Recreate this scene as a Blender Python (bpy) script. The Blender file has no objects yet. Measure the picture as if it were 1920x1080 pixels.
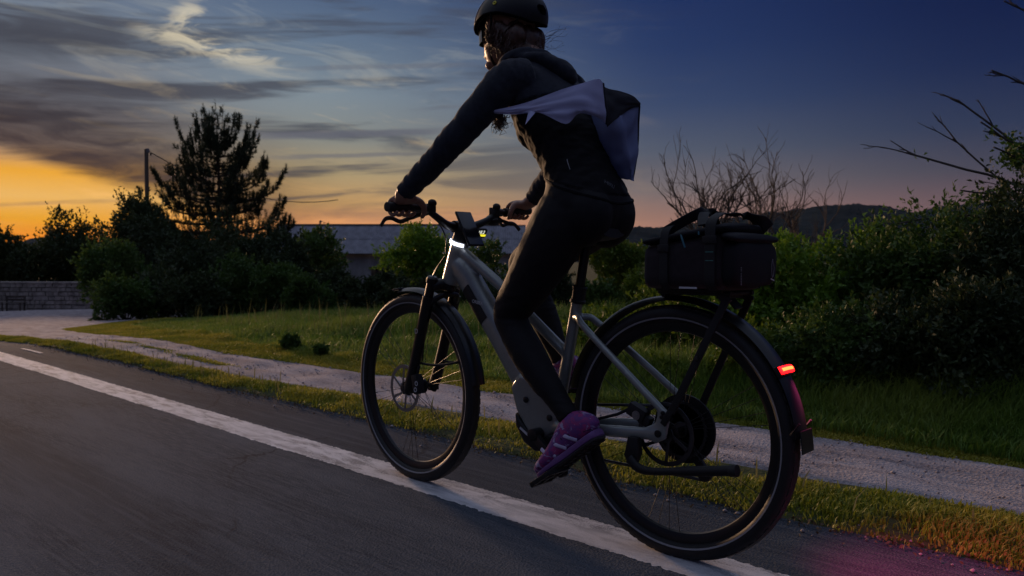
import bpy, bmesh, math, random
import numpy as np
from mathutils import Vector, Matrix
from mathutils.bvhtree import BVHTree

R = math.radians
random.seed(7)
rng = np.random.default_rng(11)
scene = bpy.context.scene
COL = scene.collection

# ------------------------------------------------------------------ camera
# World axes: the bicycle rides along +X, its left side is +Y, up is +Z, the
# rear tyre touches the road at the origin.  Units are metres.
CAM = np.array([-1.18, 1.935, 0.848])
CAM_YAW, CAM_PITCH = 0.816, -0.036
FWD = np.array([math.cos(CAM_YAW) * math.cos(CAM_PITCH), -math.sin(CAM_YAW) * math.cos(CAM_PITCH), math.sin(CAM_PITCH)])
RGT = np.cross(FWD, [0, 0, 1.0]); RGT /= np.linalg.norm(RGT)
UPV = np.cross(RGT, FWD)
cam_data = bpy.data.cameras.new('camera')
cam_data.sensor_width = 36.0
cam_data.lens = 1470.0 / 1920.0 * 36.0
cam_data.clip_start = 0.05
cam_data.clip_end = 20000.0
cam_data.dof.use_dof = True
cam_data.dof.focus_distance = 2.3
cam_data.dof.aperture_fstop = 6.3
cam = bpy.data.objects.new('camera', cam_data)
COL.objects.link(cam)
cam.matrix_world = Matrix(((RGT[0], UPV[0], -FWD[0], CAM[0]), (RGT[1], UPV[1], -FWD[1], CAM[1]), (RGT[2], UPV[2], -FWD[2], CAM[2]), (0, 0, 0, 1)))
scene.camera = cam

# ------------------------------------------------------------------ colour
scene.view_settings.view_transform = 'Standard'
scene.view_settings.look = 'None'
scene.view_settings.exposure = 0.75
scene.view_settings.gamma = 1.0
scene.cycles.use_denoising = True
scene.cycles.max_bounces = 6
scene.cycles.diffuse_bounces = 3
scene.cycles.glossy_bounces = 3
scene.cycles.transparent_max_bounces = 8


def lin(r, g, b):
    def f(c):
        c /= 255.0
        return c / 12.92 if c <= 0.04045 else ((c + 0.055) / 1.055) ** 2.4
    return (f(r), f(g), f(b), 1.0)


# ------------------------------------------------------------------ node helper
class Graph:
    def __init__(self, tree):
        self.t = tree
        tree.nodes.clear()

    def n(self, kind, ins=None, **props):
        nd = self.t.nodes.new(kind)
        for k, v in props.items():
            setattr(nd, k, v)
        for k, v in (ins or {}).items():
            self.put(nd.inputs[k], v)
        return nd

    def put(self, sock, v):
        if isinstance(v, bpy.types.NodeSocket):
            self.t.links.new(v, sock)
        else:
            sock.default_value = v

    def m(self, op, a, b=0.0, c=0.0, clamp=False):
        nd = self.n('ShaderNodeMath', {0: a, 1: b, 2: c}, operation=op, use_clamp=clamp)
        return nd.outputs[0]

    def ss(self, v, a, b):                       # smoothstep from a to b
        nd = self.n('ShaderNodeMapRange', {'Value': v, 'From Min': a, 'From Max': b}, interpolation_type='SMOOTHSTEP')
        return nd.outputs[0]

    def lerp(self, fac, a, b):                   # colour mix
        nd = self.n('ShaderNodeMix', {0: fac, 6: a, 7: b}, data_type='RGBA')
        return nd.outputs[2]

    def ramp(self, v, stops, interp='LINEAR'):
        nd = self.n('ShaderNodeValToRGB', {0: v})
        cr = nd.color_ramp
        cr.interpolation = interp
        while len(cr.elements) > 1:
            cr.elements.remove(cr.elements[-1])
        cr.elements[0].position, cr.elements[0].color = stops[0]
        for p, c in stops[1:]:
            cr.elements.new(p).color = c
        return nd.outputs[0]

    def noise(self, vec, scale, detail=4.0, rough=0.5, dist=0.0):
        nd = self.n('ShaderNodeTexNoise', {'Vector': vec, 'Scale': scale, 'Detail': detail, 'Roughness': rough, 'Distortion': dist})
        return nd.outputs[0]

    def xyz(self, x, y, z=0.0):
        return self.n('ShaderNodeCombineXYZ', {0: x, 1: y, 2: z}).outputs[0]


# ------------------------------------------------------------------ world: dusk sky
SUN_AZ = -0.56          # angle of the sunset from the middle of the view, to the left
SUN_EL = R(7.0)
SUN_DIR = np.cos(SUN_EL) * (math.cos(SUN_AZ) * np.array([math.cos(CAM_YAW), -math.sin(CAM_YAW), 0]) + math.sin(SUN_AZ) * RGT) + np.array([0, 0, math.sin(SUN_EL)])
world = bpy.data.worlds.new('World')
scene.world = world
world.use_nodes = True
g = Graph(world.node_tree)
d = g.n('ShaderNodeTexCoord').outputs['Generated']
fx = g.n('ShaderNodeVectorMath', {0: d, 1: (math.cos(CAM_YAW), -math.sin(CAM_YAW), 0)}, operation='DOT_PRODUCT').outputs['Value']
rx = g.n('ShaderNodeVectorMath', {0: d, 1: tuple(RGT)}, operation='DOT_PRODUCT').outputs['Value']
dz = g.n('ShaderNodeSeparateXYZ', {0: d}).outputs[2]
az = g.m('ARCTAN2', rx, fx)                     # compass angle, 0 = middle of the view
el = g.m('ARCSINE', dz)                          # height above the horizon
# angular distance from the sunset direction along the horizon, 0..pi
dl = g.m('ARCCOSINE', g.m('COSINE', g.m('SUBTRACT', az, SUN_AZ)))
ev = g.m('DIVIDE', el, 0.8, clamp=True)


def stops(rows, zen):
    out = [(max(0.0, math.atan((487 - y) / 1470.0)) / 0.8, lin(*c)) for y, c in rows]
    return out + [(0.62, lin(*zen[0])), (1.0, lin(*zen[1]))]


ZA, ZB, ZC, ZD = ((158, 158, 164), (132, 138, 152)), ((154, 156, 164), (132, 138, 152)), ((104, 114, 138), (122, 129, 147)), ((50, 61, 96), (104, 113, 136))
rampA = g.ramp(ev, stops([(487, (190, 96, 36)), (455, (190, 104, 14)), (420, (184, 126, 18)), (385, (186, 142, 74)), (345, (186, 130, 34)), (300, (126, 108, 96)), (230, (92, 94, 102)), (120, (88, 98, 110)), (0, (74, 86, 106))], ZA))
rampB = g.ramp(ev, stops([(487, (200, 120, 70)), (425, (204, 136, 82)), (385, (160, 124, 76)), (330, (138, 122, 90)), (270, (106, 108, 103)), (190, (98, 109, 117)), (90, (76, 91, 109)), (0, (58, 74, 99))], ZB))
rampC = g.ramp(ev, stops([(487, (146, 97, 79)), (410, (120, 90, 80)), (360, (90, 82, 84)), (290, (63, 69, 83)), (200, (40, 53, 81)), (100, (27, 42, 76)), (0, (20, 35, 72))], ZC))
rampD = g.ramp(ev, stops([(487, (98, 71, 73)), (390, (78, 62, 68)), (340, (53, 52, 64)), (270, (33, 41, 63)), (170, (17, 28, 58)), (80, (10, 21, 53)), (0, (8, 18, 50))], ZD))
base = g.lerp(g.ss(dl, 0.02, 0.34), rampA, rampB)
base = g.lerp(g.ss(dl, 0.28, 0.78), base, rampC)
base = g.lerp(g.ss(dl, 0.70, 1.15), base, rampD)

# cloud noises on stretched sky angles
na = g.noise(g.xyz(g.m('MULTIPLY', az, 3.2), g.m('MULTIPLY', g.m('ADD', el, g.m('MULTIPLY', az, -0.05)), 30.0), 1.3), 1.0, 6.0, 0.55, 0.6)
nb = g.noise(g.xyz(g.m('MULTIPLY', az, 6.0), g.m('MULTIPLY', g.m('ADD', el, g.m('MULTIPLY', az, 0.09)), 34.0), 7.7), 1.0, 7.0, 0.6, 1.2)
nc = g.noise(g.xyz(g.m('MULTIPLY', az, 14.0), g.m('MULTIPLY', el, 46.0), 3.1), 1.0, 6.0, 0.62, 1.6)
west = g.ss(dl, 0.85, 0.30)                      # clouds thin out away from the sunset
high = g.ss(el, 0.02, 0.09)
# soft grey streaks, lighter and darker
dark = g.m('MULTIPLY', g.m('MULTIPLY', g.ss(na, 0.47, 0.64), west), g.m('MULTIPLY', high, 0.85))
base = g.lerp(dark, base, lin(50, 53, 63))
lite = g.m('MULTIPLY', g.m('MULTIPLY', g.ss(nb, 0.52, 0.72), west), g.m('MULTIPLY', g.ss(el, 0.01, 0.05), 0.32))
base = g.lerp(lite, base, g.ramp(ev, [(0.0, lin(246, 170, 90)), (0.16, lin(196, 162, 104)), (0.3, lin(136, 137, 130)), (0.5, lin(108, 116, 126))]))
# the heavy slate bank whose ragged lower edge slopes down to the right
edge = g.m('ADD', g.m('MULTIPLY_ADD', az, -0.262, -0.0375), g.m('MULTIPLY_ADD', nb, 0.030, -0.016))
under = g.m('SUBTRACT', el, edge)
bank = g.m('MULTIPLY', g.ss(under, -0.004, 0.016), g.ss(g.m('SUBTRACT', under, g.m('MULTIPLY', na, 0.09)), 0.12, -0.02))
bank = g.m('MULTIPLY', bank, g.ss(az, -0.14, -0.40))
bank = g.m('MULTIPLY', bank, g.m('MULTIPLY_ADD', g.ss(nc, 0.3, 0.7), -0.22, 1.0))
base = g.lerp(g.m('MULTIPLY', bank, 0.97), base, g.lerp(g.ss(under, 0.0, 0.07), lin(32, 22, 31), lin(30, 29, 38)))
# left-hand darker roll higher up
roll = g.m('MULTIPLY', g.ss(g.m('ABSOLUTE', g.m('SUBTRACT', el, g.m('MULTIPLY_ADD', nb, 0.06, 0.205))), 0.03, 0.004), g.ss(az, -0.36, -0.56))
base = g.lerp(g.m('MULTIPLY', roll, 0.75), base, lin(46, 50, 60))
# thin dark bars to the right of the pine
for e0, a0, a1, w, k in ((0.154, -0.36, -0.06, 0.0062, 0.75), (0.128, -0.33, -0.10, 0.0040, 0.55), (0.232, -0.30, -0.02, 0.0045, 0.40), (0.182, -0.16, 0.02, 0.003, 0.25)):
    line = g.m('ABSOLUTE', g.m('SUBTRACT', el, g.m('ADD', g.m('MULTIPLY_ADD', az, 0.055, e0 + 0.012), g.m('MULTIPLY_ADD', nb, 0.008, -0.004))))
    msk = g.m('MULTIPLY', g.ss(line, w, w * 0.25), g.m('MULTIPLY', g.ss(az, a0, a0 + 0.08), g.ss(az, a1, a1 - 0.06)))
    base = g.lerp(g.m('MULTIPLY', msk, k), base, lin(74, 76, 86))
# the bright curled wisp
wl = g.m('ABSOLUTE', g.m('SUBTRACT', el, g.m('ADD', g.m('MULTIPLY_ADD', az, -0.235, 0.156), g.m('MULTIPLY_ADD', nc, 0.052, -0.026))))
wisp = g.m('MULTIPLY', g.ss(wl, 0.017, 0.001), g.m('MULTIPLY', g.ss(az, -0.47, -0.41), g.ss(az, -0.23, -0.36)))
wl2 = g.m('ABSOLUTE', g.m('SUBTRACT', az, g.m('ADD', g.m('MULTIPLY_ADD', el, 0.5, -0.535), g.m('MULTIPLY_ADD', nc, 0.07, -0.035))))
wisp2 = g.m('MULTIPLY', g.ss(wl2, 0.020, 0.001), g.m('MULTIPLY', g.ss(el, 0.240, 0.258), g.ss(el, 0.305, 0.278)))
wisp = g.m('MULTIPLY', g.m('MAXIMUM', wisp, wisp2), g.ss(nc, 0.32, 0.62))
base = g.lerp(g.m('MULTIPLY', wisp, 0.58), base, lin(190, 178, 150))
# below the horizon: dull earth colour
base = g.lerp(g.ss(dz, 0.0, -0.03), base, lin(60, 56, 54))
sky = g.n('ShaderNodeTexSky', sky_type='NISHITA')
sky.sun_disc = False
sky.sun_elevation = SUN_EL
sky.sun_rotation = math.atan2(SUN_DIR[0], SUN_DIR[1])
bg_sky = g.n('ShaderNodeBackground', {'Color': sky.outputs[0], 'Strength': 0.0003})
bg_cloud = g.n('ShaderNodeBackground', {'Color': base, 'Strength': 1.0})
both = g.n('ShaderNodeAddShader')
g.put(both.inputs[0], bg_sky.outputs[0]); g.put(both.inputs[1], bg_cloud.outputs[0])
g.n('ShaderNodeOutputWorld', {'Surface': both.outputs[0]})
world.cycles.sampling_method = 'MANUAL'
world.cycles.sample_map_resolution = 512

# ------------------------------------------------------------------ sun: last low light
sun_data = bpy.data.lights.new('sun', 'SUN')
sun_data.energy = 1.8
sun_data.angle = R(6)
sun_data.color = (1.0, 0.60, 0.34)
sun = bpy.data.objects.new('sun', sun_data)
COL.objects.link(sun)
sun.rotation_euler = Vector(tuple(SUN_DIR)).to_track_quat('Z', 'Y').to_euler()
sun.location = (20, -2, 8)

# ------------------------------------------------------------------ helpers: objects
def world_offset(parent):
    o = parent
    while o is not None and o.parent is not None:
        o = o.parent
    return np.array(o.location) if o is not None else np.zeros(3)


def link(name, mesh, parent=None, mats=()):
    for mt in mats:
        mesh.materials.append(mt)
    o = bpy.data.objects.new(name, mesh)
    COL.objects.link(o)
    if parent is not None:
        o.parent = parent
    return o


def raw_mesh(name, verts, faces=None, quads=None, tris=None):
    """verts (n,3) array; faces a list, or quads/tris integer arrays."""
    me = bpy.data.meshes.new(name)
    if faces is not None:
        me.from_pydata([tuple(map(float, v)) for v in verts], [], [tuple(map(int, f)) for f in faces])
    else:
        arr, k = (quads, 4) if quads is not None else (tris, 3)
        verts = np.asarray(verts, np.float32); arr = np.asarray(arr, np.int32)
        me.vertices.add(len(verts)); me.vertices.foreach_set('co', verts.ravel())
        me.loops.add(arr.size); me.loops.foreach_set('vertex_index', arr.ravel())
        me.polygons.add(len(arr)); me.polygons.foreach_set('loop_start', np.arange(0, arr.size, k, dtype=np.int32))
        me.update(calc_edges=True)
    return me


def smooth(me, angle=40):
    me.polygons.foreach_set('use_smooth', np.ones(len(me.polygons), bool))
    me.set_sharp_from_angle(angle=R(angle))
    me.update()


def tag(o, label=None, cat=None, group=None, kind=None):
    for k, v in (('label', label), ('category', cat), ('group', group), ('kind', kind)):
        if v:
            o[k] = v
    return o


def empty(name, loc, label=None, cat=None, group=None):
    o = bpy.data.objects.new(name, None)
    COL.objects.link(o)
    o.location = tuple(map(float, loc))
    o.empty_display_size = 0.1
    return tag(o, label, cat, group)


def copy_tree(o, parent=None):
    c = o.copy()
    COL.objects.link(c)
    c.parent = parent
    for ch in list(o.children):
        copy_tree(ch, c)
    return c


def frame_along(t, ref):
    t = t / (np.linalg.norm(t) + 1e-12)
    a = ref - t * (ref @ t)
    if np.linalg.norm(a) < 1e-6:
        a = np.array([1.0, 0.3, 0.2]) - t * (np.array([1.0, 0.3, 0.2]) @ t)
    a /= np.linalg.norm(a)
    return t, a, np.cross(t, a)


def spline(pts, n):
    """Catmull-Rom through pts (rows may hold extra columns such as radii)."""
    p = np.asarray(pts, float)
    p = np.vstack([2 * p[0] - p[1], p, 2 * p[-1] - p[-2]])
    out = []
    segs = len(p) - 3
    for i in range(segs):
        for u in np.linspace(0, 1, n, endpoint=False):
            a, b, c, e = p[i:i + 4]
            out.append(0.5 * (2 * b + (c - a) * u + (2 * a - 5 * b + 4 * c - e) * u * u + (3 * b - a - 3 * c + e) * u ** 3))
    out.append(p[-2])
    return np.array(out)


class MB:
    """Collects shapes; build() links them as ONE mesh object."""
    def __init__(self):
        self.v, self.f, self.n = [], [], 0

    def add(self, v, f):
        self.v.append(np.asarray(v, float))
        self.f += [tuple(i + self.n for i in q) for q in f]
        self.n += len(v)
        return self

    def tube(self, pts, r, n=12, ref=(0, 1, 0), closed=False, cap=True, sq=1.0):
        """r: number, list, or list of (half size along ref, half size across)."""
        pts = np.asarray(pts, float); m = len(pts)
        rr = np.asarray(r, float)
        if rr.ndim == 0:
            rr = np.full((m, 2), float(rr))
        elif rr.ndim == 1:
            rr = np.stack([rr, rr], 1) if len(rr) == m else np.tile(rr, (m, 1))
        V = []
        ref = np.asarray(ref, float)
        for i in range(m):
            if closed:
                t = pts[(i + 1) % m] - pts[i - 1]
            else:
                t = pts[min(i + 1, m - 1)] - pts[max(i - 1, 0)]
            t, a, b = frame_along(t, ref)
            th = np.linspace(0, 2 * np.pi, n, endpoint=False)
            c, s = np.cos(th), np.sin(th)
            if sq != 1.0:
                c = np.sign(c) * np.abs(c) ** sq; s = np.sign(s) * np.abs(s) ** sq
            V.append(pts[i] + np.outer(c * rr[i, 0], a) + np.outer(s * rr[i, 1], b))
        V = np.vstack(V)
        F = []
        for i in range(m if closed else m - 1):
            j = (i + 1) % m
            for k in range(n):
                l = (k + 1) % n
                F.append((i * n + k, i * n + l, j * n + l, j * n + k))
        if cap and not closed:
            F.append(tuple(range(n - 1, -1, -1)))
            F.append(tuple((m - 1) * n + k for k in range(n)))
        return self.add(V, F)

    def box(self, c, s, rot=None):
        c = np.asarray(c, float); h = np.asarray(s, float) / 2
        V = np.array([[x, y, z] for x in (-1, 1) for y in (-1, 1) for z in (-1, 1)], float) * h
        if rot is not None:
            V = V @ np.asarray(rot, float).T
        return self.add(V + c, [(0, 1, 3, 2), (4, 6, 7, 5), (0, 4, 5, 1), (2, 3, 7, 6), (0, 2, 6, 4), (1, 5, 7, 3)])

    def bar(self, a, b, w, h, ref=(0, 0, 1)):    # box from a to b, h along ref, w across
        a = np.asarray(a, float); b = np.asarray(b, float)
        t, u, s = frame_along(b - a, np.asarray(ref, float))
        L = np.linalg.norm(b - a)
        return self.box((a + b) / 2, (L, h, w), np.stack([t, u, s], 1))

    def lathe(self, prof, c, axis, n=32, closed=False, a0=0.0, a1=2 * np.pi):
        """prof: list of (radius, along axis)."""
        t, a, b = frame_along(np.asarray(axis, float), np.array([0.13, 0.21, 1.0]))
        full = abs(a1 - a0 - 2 * np.pi) < 1e-6
        th = np.linspace(a0, a1, n, endpoint=not full)
        m = len(prof)
        V = np.vstack([np.asarray(c, float) + p[0] * (np.outer(np.cos(th), a) + np.outer(np.sin(th), b)) + p[1] * t for p in prof])
        F = []
        for i in range(m if closed else m - 1):
            j = (i + 1) % m
            for k in range(n if full else n - 1):
                l = (k + 1) % n
                F.append((i * n + k, i * n + l, j * n + l, j * n + k))
        return self.add(V, F)

    def prism(self, poly, y0, y1):               # poly of (x, z), pushed out along y
        m = len(poly)
        V = [(x, y0, z) for x, z in poly] + [(x, y1, z) for x, z in poly]
        F = [tuple(range(m)), tuple(range(2 * m - 1, m - 1, -1))] + [(i, m + i, m + (i + 1) % m, (i + 1) % m) for i in range(m)]
        return self.add(V, F)

    def ball(self, c, r, n=12, m=8):
        r = np.broadcast_to(np.asarray(r, float), (3,))
        V, F = [], []
        for i in range(m + 1):
            ph = math.pi * i / m
            for k in range(n):
                th = 2 * math.pi * k / n
                V.append((math.sin(ph) * math.cos(th), math.sin(ph) * math.sin(th), math.cos(ph)))
        for i in range(m):
            for k in range(n):
                l = (k + 1) % n
                F.append((i * n + k, (i + 1) * n + k, (i + 1) * n + l, i * n + l))
        return self.add(np.array(V) * r + np.asarray(c, float), F)

    def sheet(self, grid, thick=0.0):            # grid (m,n,3)
        gq = np.asarray(grid, float); m, n = gq.shape[:2]
        F = [(i * n + k, i * n + k + 1, (i + 1) * n + k + 1, (i + 1) * n + k) for i in range(m - 1) for k in range(n - 1)]
        return self.add(gq.reshape(-1, 3), F)

    def rotz(self, ang, c):
        k, s = math.cos(ang), math.sin(ang)
        M = np.array([[k, -s, 0], [s, k, 0], [0, 0, 1]])
        self.v = [(v - c) @ M.T + c for v in self.v]
        return self

    def verts(self):
        return np.vstack(self.v)

    def mesh(self, name, off=(0, 0, 0), bevel=0.0, segs=2, solid=0.0, fix=True):
        me = raw_mesh(name, self.verts() - np.asarray(off), faces=self.f)
        bm = bmesh.new(); bm.from_mesh(me)
        bmesh.ops.remove_doubles(bm, verts=bm.verts, dist=1e-6)
        if fix:
            bmesh.ops.recalc_face_normals(bm, faces=bm.faces)
        if solid:
            bmesh.ops.solidify(bm, geom=bm.faces[:], thickness=solid)
        if bevel:
            ed = [e for e in bm.edges if len(e.link_faces) == 2 and e.calc_face_angle(0) > 0.6]
            bmesh.ops.bevel(bm, geom=ed, offset=bevel, segments=segs, affect='EDGES', profile=0.6)
        bm.to_mesh(me); bm.free()
        return me

    def build(self, name, mat, parent=None, bevel=0.0, segs=2, solid=0.0, angle=40, fix=True):
        me = self.mesh(name, world_offset(parent), bevel, segs, solid, fix)
        smooth(me, angle)
        return link(name, me, parent, [mat])


def fused(mb, voxel, rounds=6, factor=0.5, adapt=0.0):
    """One continuous skin over overlapping closed shapes."""
    me = raw_mesh('fuse', mb.verts(), faces=mb.f)
    bm = bmesh.new(); bm.from_mesh(me)
    bmesh.ops.recalc_face_normals(bm, faces=bm.faces); bm.to_mesh(me); bm.free()
    o = bpy.data.objects.new('fuse', me); COL.objects.link(o)
    rm = o.modifiers.new('r', 'REMESH'); rm.mode = 'VOXEL'; rm.voxel_size = voxel; rm.adaptivity = adapt
    if rounds:
        sm = o.modifiers.new('s', 'SMOOTH'); sm.factor = factor; sm.iterations = rounds
    dg = bpy.context.evaluated_depsgraph_get()
    out = bpy.data.meshes.new_from_object(o.evaluated_get(dg))
    bpy.data.objects.remove(o); bpy.data.meshes.remove(me)
    return out


def coords(me):
    a = np.empty(len(me.vertices) * 3); me.vertices.foreach_get('co', a)
    return a.reshape(-1, 3)


def set_coords(me, a):
    me.vertices.foreach_set('co', np.asarray(a, float).ravel()); me.update()


def text_mesh(body, size, M, depth=0.0004):
    cu = bpy.data.curves.new('t', 'FONT'); cu.body = body; cu.size = size; cu.align_x = 'CENTER'; cu.align_y = 'CENTER'
    cu.extrude = depth; cu.resolution_u = 3
    o = bpy.data.objects.new('t', cu); COL.objects.link(o)
    dg = bpy.context.evaluated_depsgraph_get()
    me = bpy.data.meshes.new_from_object(o.evaluated_get(dg))
    bpy.data.objects.remove(o)
    me.transform(M)
    return me


def axes(o, x, y):
    """Matrix with local x along x, local y roughly along y, at o."""
    x = Vector(x).normalized(); y = Vector(y); z = x.cross(y).normalized(); y = z.cross(x)
    return Matrix(((x[0], y[0], z[0], o[0]), (x[1], y[1], z[1], o[1]), (x[2], y[2], z[2], o[2]), (0, 0, 0, 1)))


# ------------------------------------------------------------------ helpers: materials
def mat(name, col, rough=0.6, metal=0.0, spec=0.5, emis=None, estr=0.0, sheen=0.0, var=None, bump=None, coat=0.0):
    """var = (scale, amount, stretch xyz); bump = (scale, strength, distance)."""
    mt = bpy.data.materials.new(name)
    mt.use_nodes = True
    q = Graph(mt.node_tree)
    c = tuple(col[:3]) + (1.0,)
    p = q.n('ShaderNodeBsdfPrincipled', {'Roughness': rough, 'Metallic': metal, 'Specular IOR Level': spec, 'Base Color': c})
    if emis:
        p.inputs['Emission Color'].default_value = tuple(emis[:3]) + (1.0,)
        p.inputs['Emission Strength'].default_value = estr
    if sheen:
        p.inputs['Sheen Weight'].default_value = sheen
    if coat:
        p.inputs['Coat Weight'].default_value = coat; p.inputs['Coat Roughness'].default_value = 0.15
    co = q.n('ShaderNodeTexCoord').outputs['Object']
    if var:
        st = var[2] if len(var) > 2 else (1, 1, 1)
        mp = q.n('ShaderNodeVectorMath', {0: co, 1: st}, operation='MULTIPLY').outputs[0]
        nz = q.noise(mp, var[0], 5.0, 0.6)
        k = q.n('ShaderNodeMapRange', {'Value': nz, 'From Min': 0.3, 'From Max': 0.7, 'To Min': 1 - var[1], 'To Max': 1 + var[1]}).outputs[0]
        vm = q.n('ShaderNodeVectorMath', {0: c[:3], 3: k}, operation='SCALE')
        q.put(p.inputs['Base Color'], vm.outputs[0])
    if bump:
        nz = q.noise(co, bump[0], 4.0, 0.55)
        b = q.n('ShaderNodeBump', {'Height': nz, 'Strength': bump[1], 'Distance': bump[2]})
        q.put(p.inputs['Normal'], b.outputs[0])
    q.n('ShaderNodeOutputMaterial', {'Surface': p.outputs[0]})
    return mt


def leaf_mat(name, a, b, trans=0.3, rough=0.55, scale=0.9):
    """Leaf material: colour varies between a and b leaf by leaf and clump by clump, some light passes through."""
    mt = bpy.data.materials.new(name)
    mt.use_nodes = True
    q = Graph(mt.node_tree)
    at = q.n('ShaderNodeAttribute', attribute_name='tint').outputs['Fac']
    co = q.n('ShaderNodeTexCoord').outputs['Object']
    nz = q.noise(co, scale, 3.0, 0.5)
    f = q.m('ADD', q.m('MULTIPLY', at, 0.6), q.ss(nz, 0.35, 0.65), clamp=False)
    f = q.m('MULTIPLY', f, 0.62, clamp=True)
    c = q.lerp(f, tuple(a[:3]) + (1,), tuple(b[:3]) + (1,))
    p = q.n('ShaderNodeBsdfPrincipled', {'Base Color': c, 'Roughness': rough, 'Specular IOR Level': 0.35})
    t = q.n('ShaderNodeBsdfTranslucent', {'Color': c})
    mx = q.n('ShaderNodeMixShader', {0: trans, 1: p.outputs[0], 2: t.outputs[0]})
    q.n('ShaderNodeOutputMaterial', {'Surface': mx.outputs[0]})
    return mt


def tint_attr(me, vals):
    at = me.attributes.new('tint', 'FLOAT', 'FACE')
    at.data.foreach_set('value', np.asarray(vals, np.float32))


def rand_dirs(n):
    v = rng.normal(size=(n, 3))
    return v / np.linalg.norm(v, axis=1, keepdims=True)


def unit(v):
    return v / (np.linalg.norm(v, axis=-1, keepdims=True) + 1e-12)


def leaves_mesh(name, P, L, W, nrm=None, updir=0.2, dirs=None):
    """A folded leaf (two quads... four triangles' worth kept to one bent quad pair) at every point of P."""
    n = len(P)
    t = unit(dirs + 0.5 * rng.normal(size=(n, 3))) if dirs is not None else unit(rand_dirs(n) + np.array([0, 0, updir]))
    k = rand_dirs(n)
    if nrm is not None:
        k = unit(nrm + 0.7 * k)
    s = unit(np.cross(t, k)); u = np.cross(s, t)
    L = np.broadcast_to(L, (n,))[:, None] * rng.uniform(0.7, 1.25, (n, 1)); W = np.broadcast_to(W, (n,))[:, None] * rng.uniform(0.7, 1.2, (n, 1))
    a = P; b = P + t * L * 0.45 + s * W * 0.5 + u * W * 0.16; c = P + t * L - u * L * 0.12; e = P + t * L * 0.45 - s * W * 0.5 + u * W * 0.16
    V = np.stack([a, b, c, e], 1).reshape(-1, 3)
    i = np.arange(n) * 4
    T = np.stack([np.stack([i, i + 1, i + 2], 1), np.stack([i, i + 2, i + 3], 1)], 1).reshape(-1, 3)
    me = raw_mesh(name, V, tris=T)
    tint_attr(me, np.repeat(rng.uniform(0, 1, n), 2))
    return me


# ------------------------------------------------------------------ layout maths
def terrain(x, y):
    """Flat by the road, falling gently away into the valley further off."""
    dd = np.hypot(np.asarray(x, float) - CAM[0], np.asarray(y, float) - CAM[1])
    t = np.maximum(0.0, dd - 8.5)
    t = t * t / (t + 1.5)
    return -4.0 * (1 - np.exp(-0.062 * t / 4.0))


def spot(px, depth):
    """Ground point that lies in the compass direction of photo column px at the given distance."""
    v = np.array([math.cos(CAM_YAW), -math.sin(CAM_YAW), 0]) + RGT * (px - 960) / 1470.0
    p = CAM + v * depth
    p[2] = float(terrain(p[0], p[1]))
    return p


def height_at(py, depth):
    return CAM[2] + (487 - py) / 1470.0 * depth

# ================================================================== the setting
def ground_material():
    mt = bpy.data.materials.new('soil_and_turf'); mt.use_nodes = True
    q = Graph(mt.node_tree)
    co = q.n('ShaderNodeTexCoord').outputs['Object']
    n1 = q.noise(co, 0.9, 5.0, 0.6); n2 = q.noise(co, 14.0, 4.0, 0.6)
    c = q.lerp(q.ss(n1, 0.35, 0.65), (0.030, 0.046, 0.016, 1), (0.062, 0.064, 0.026, 1))
    c = q.lerp(q.m('MULTIPLY', q.ss(n2, 0.45, 0.75), 0.5), c, (0.075, 0.060, 0.038, 1))
    p = q.n('ShaderNodeBsdfPrincipled', {'Base Color': c, 'Roughness': 0.95, 'Specular IOR Level': 0.1})
    b = q.n('ShaderNodeBump', {'Height': n2, 'Strength': 0.7, 'Distance': 0.03}); q.put(p.inputs['Normal'], b.outputs[0])
    q.n('ShaderNodeOutputMaterial', {'Surface': p.outputs[0]})
    return mt


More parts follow.
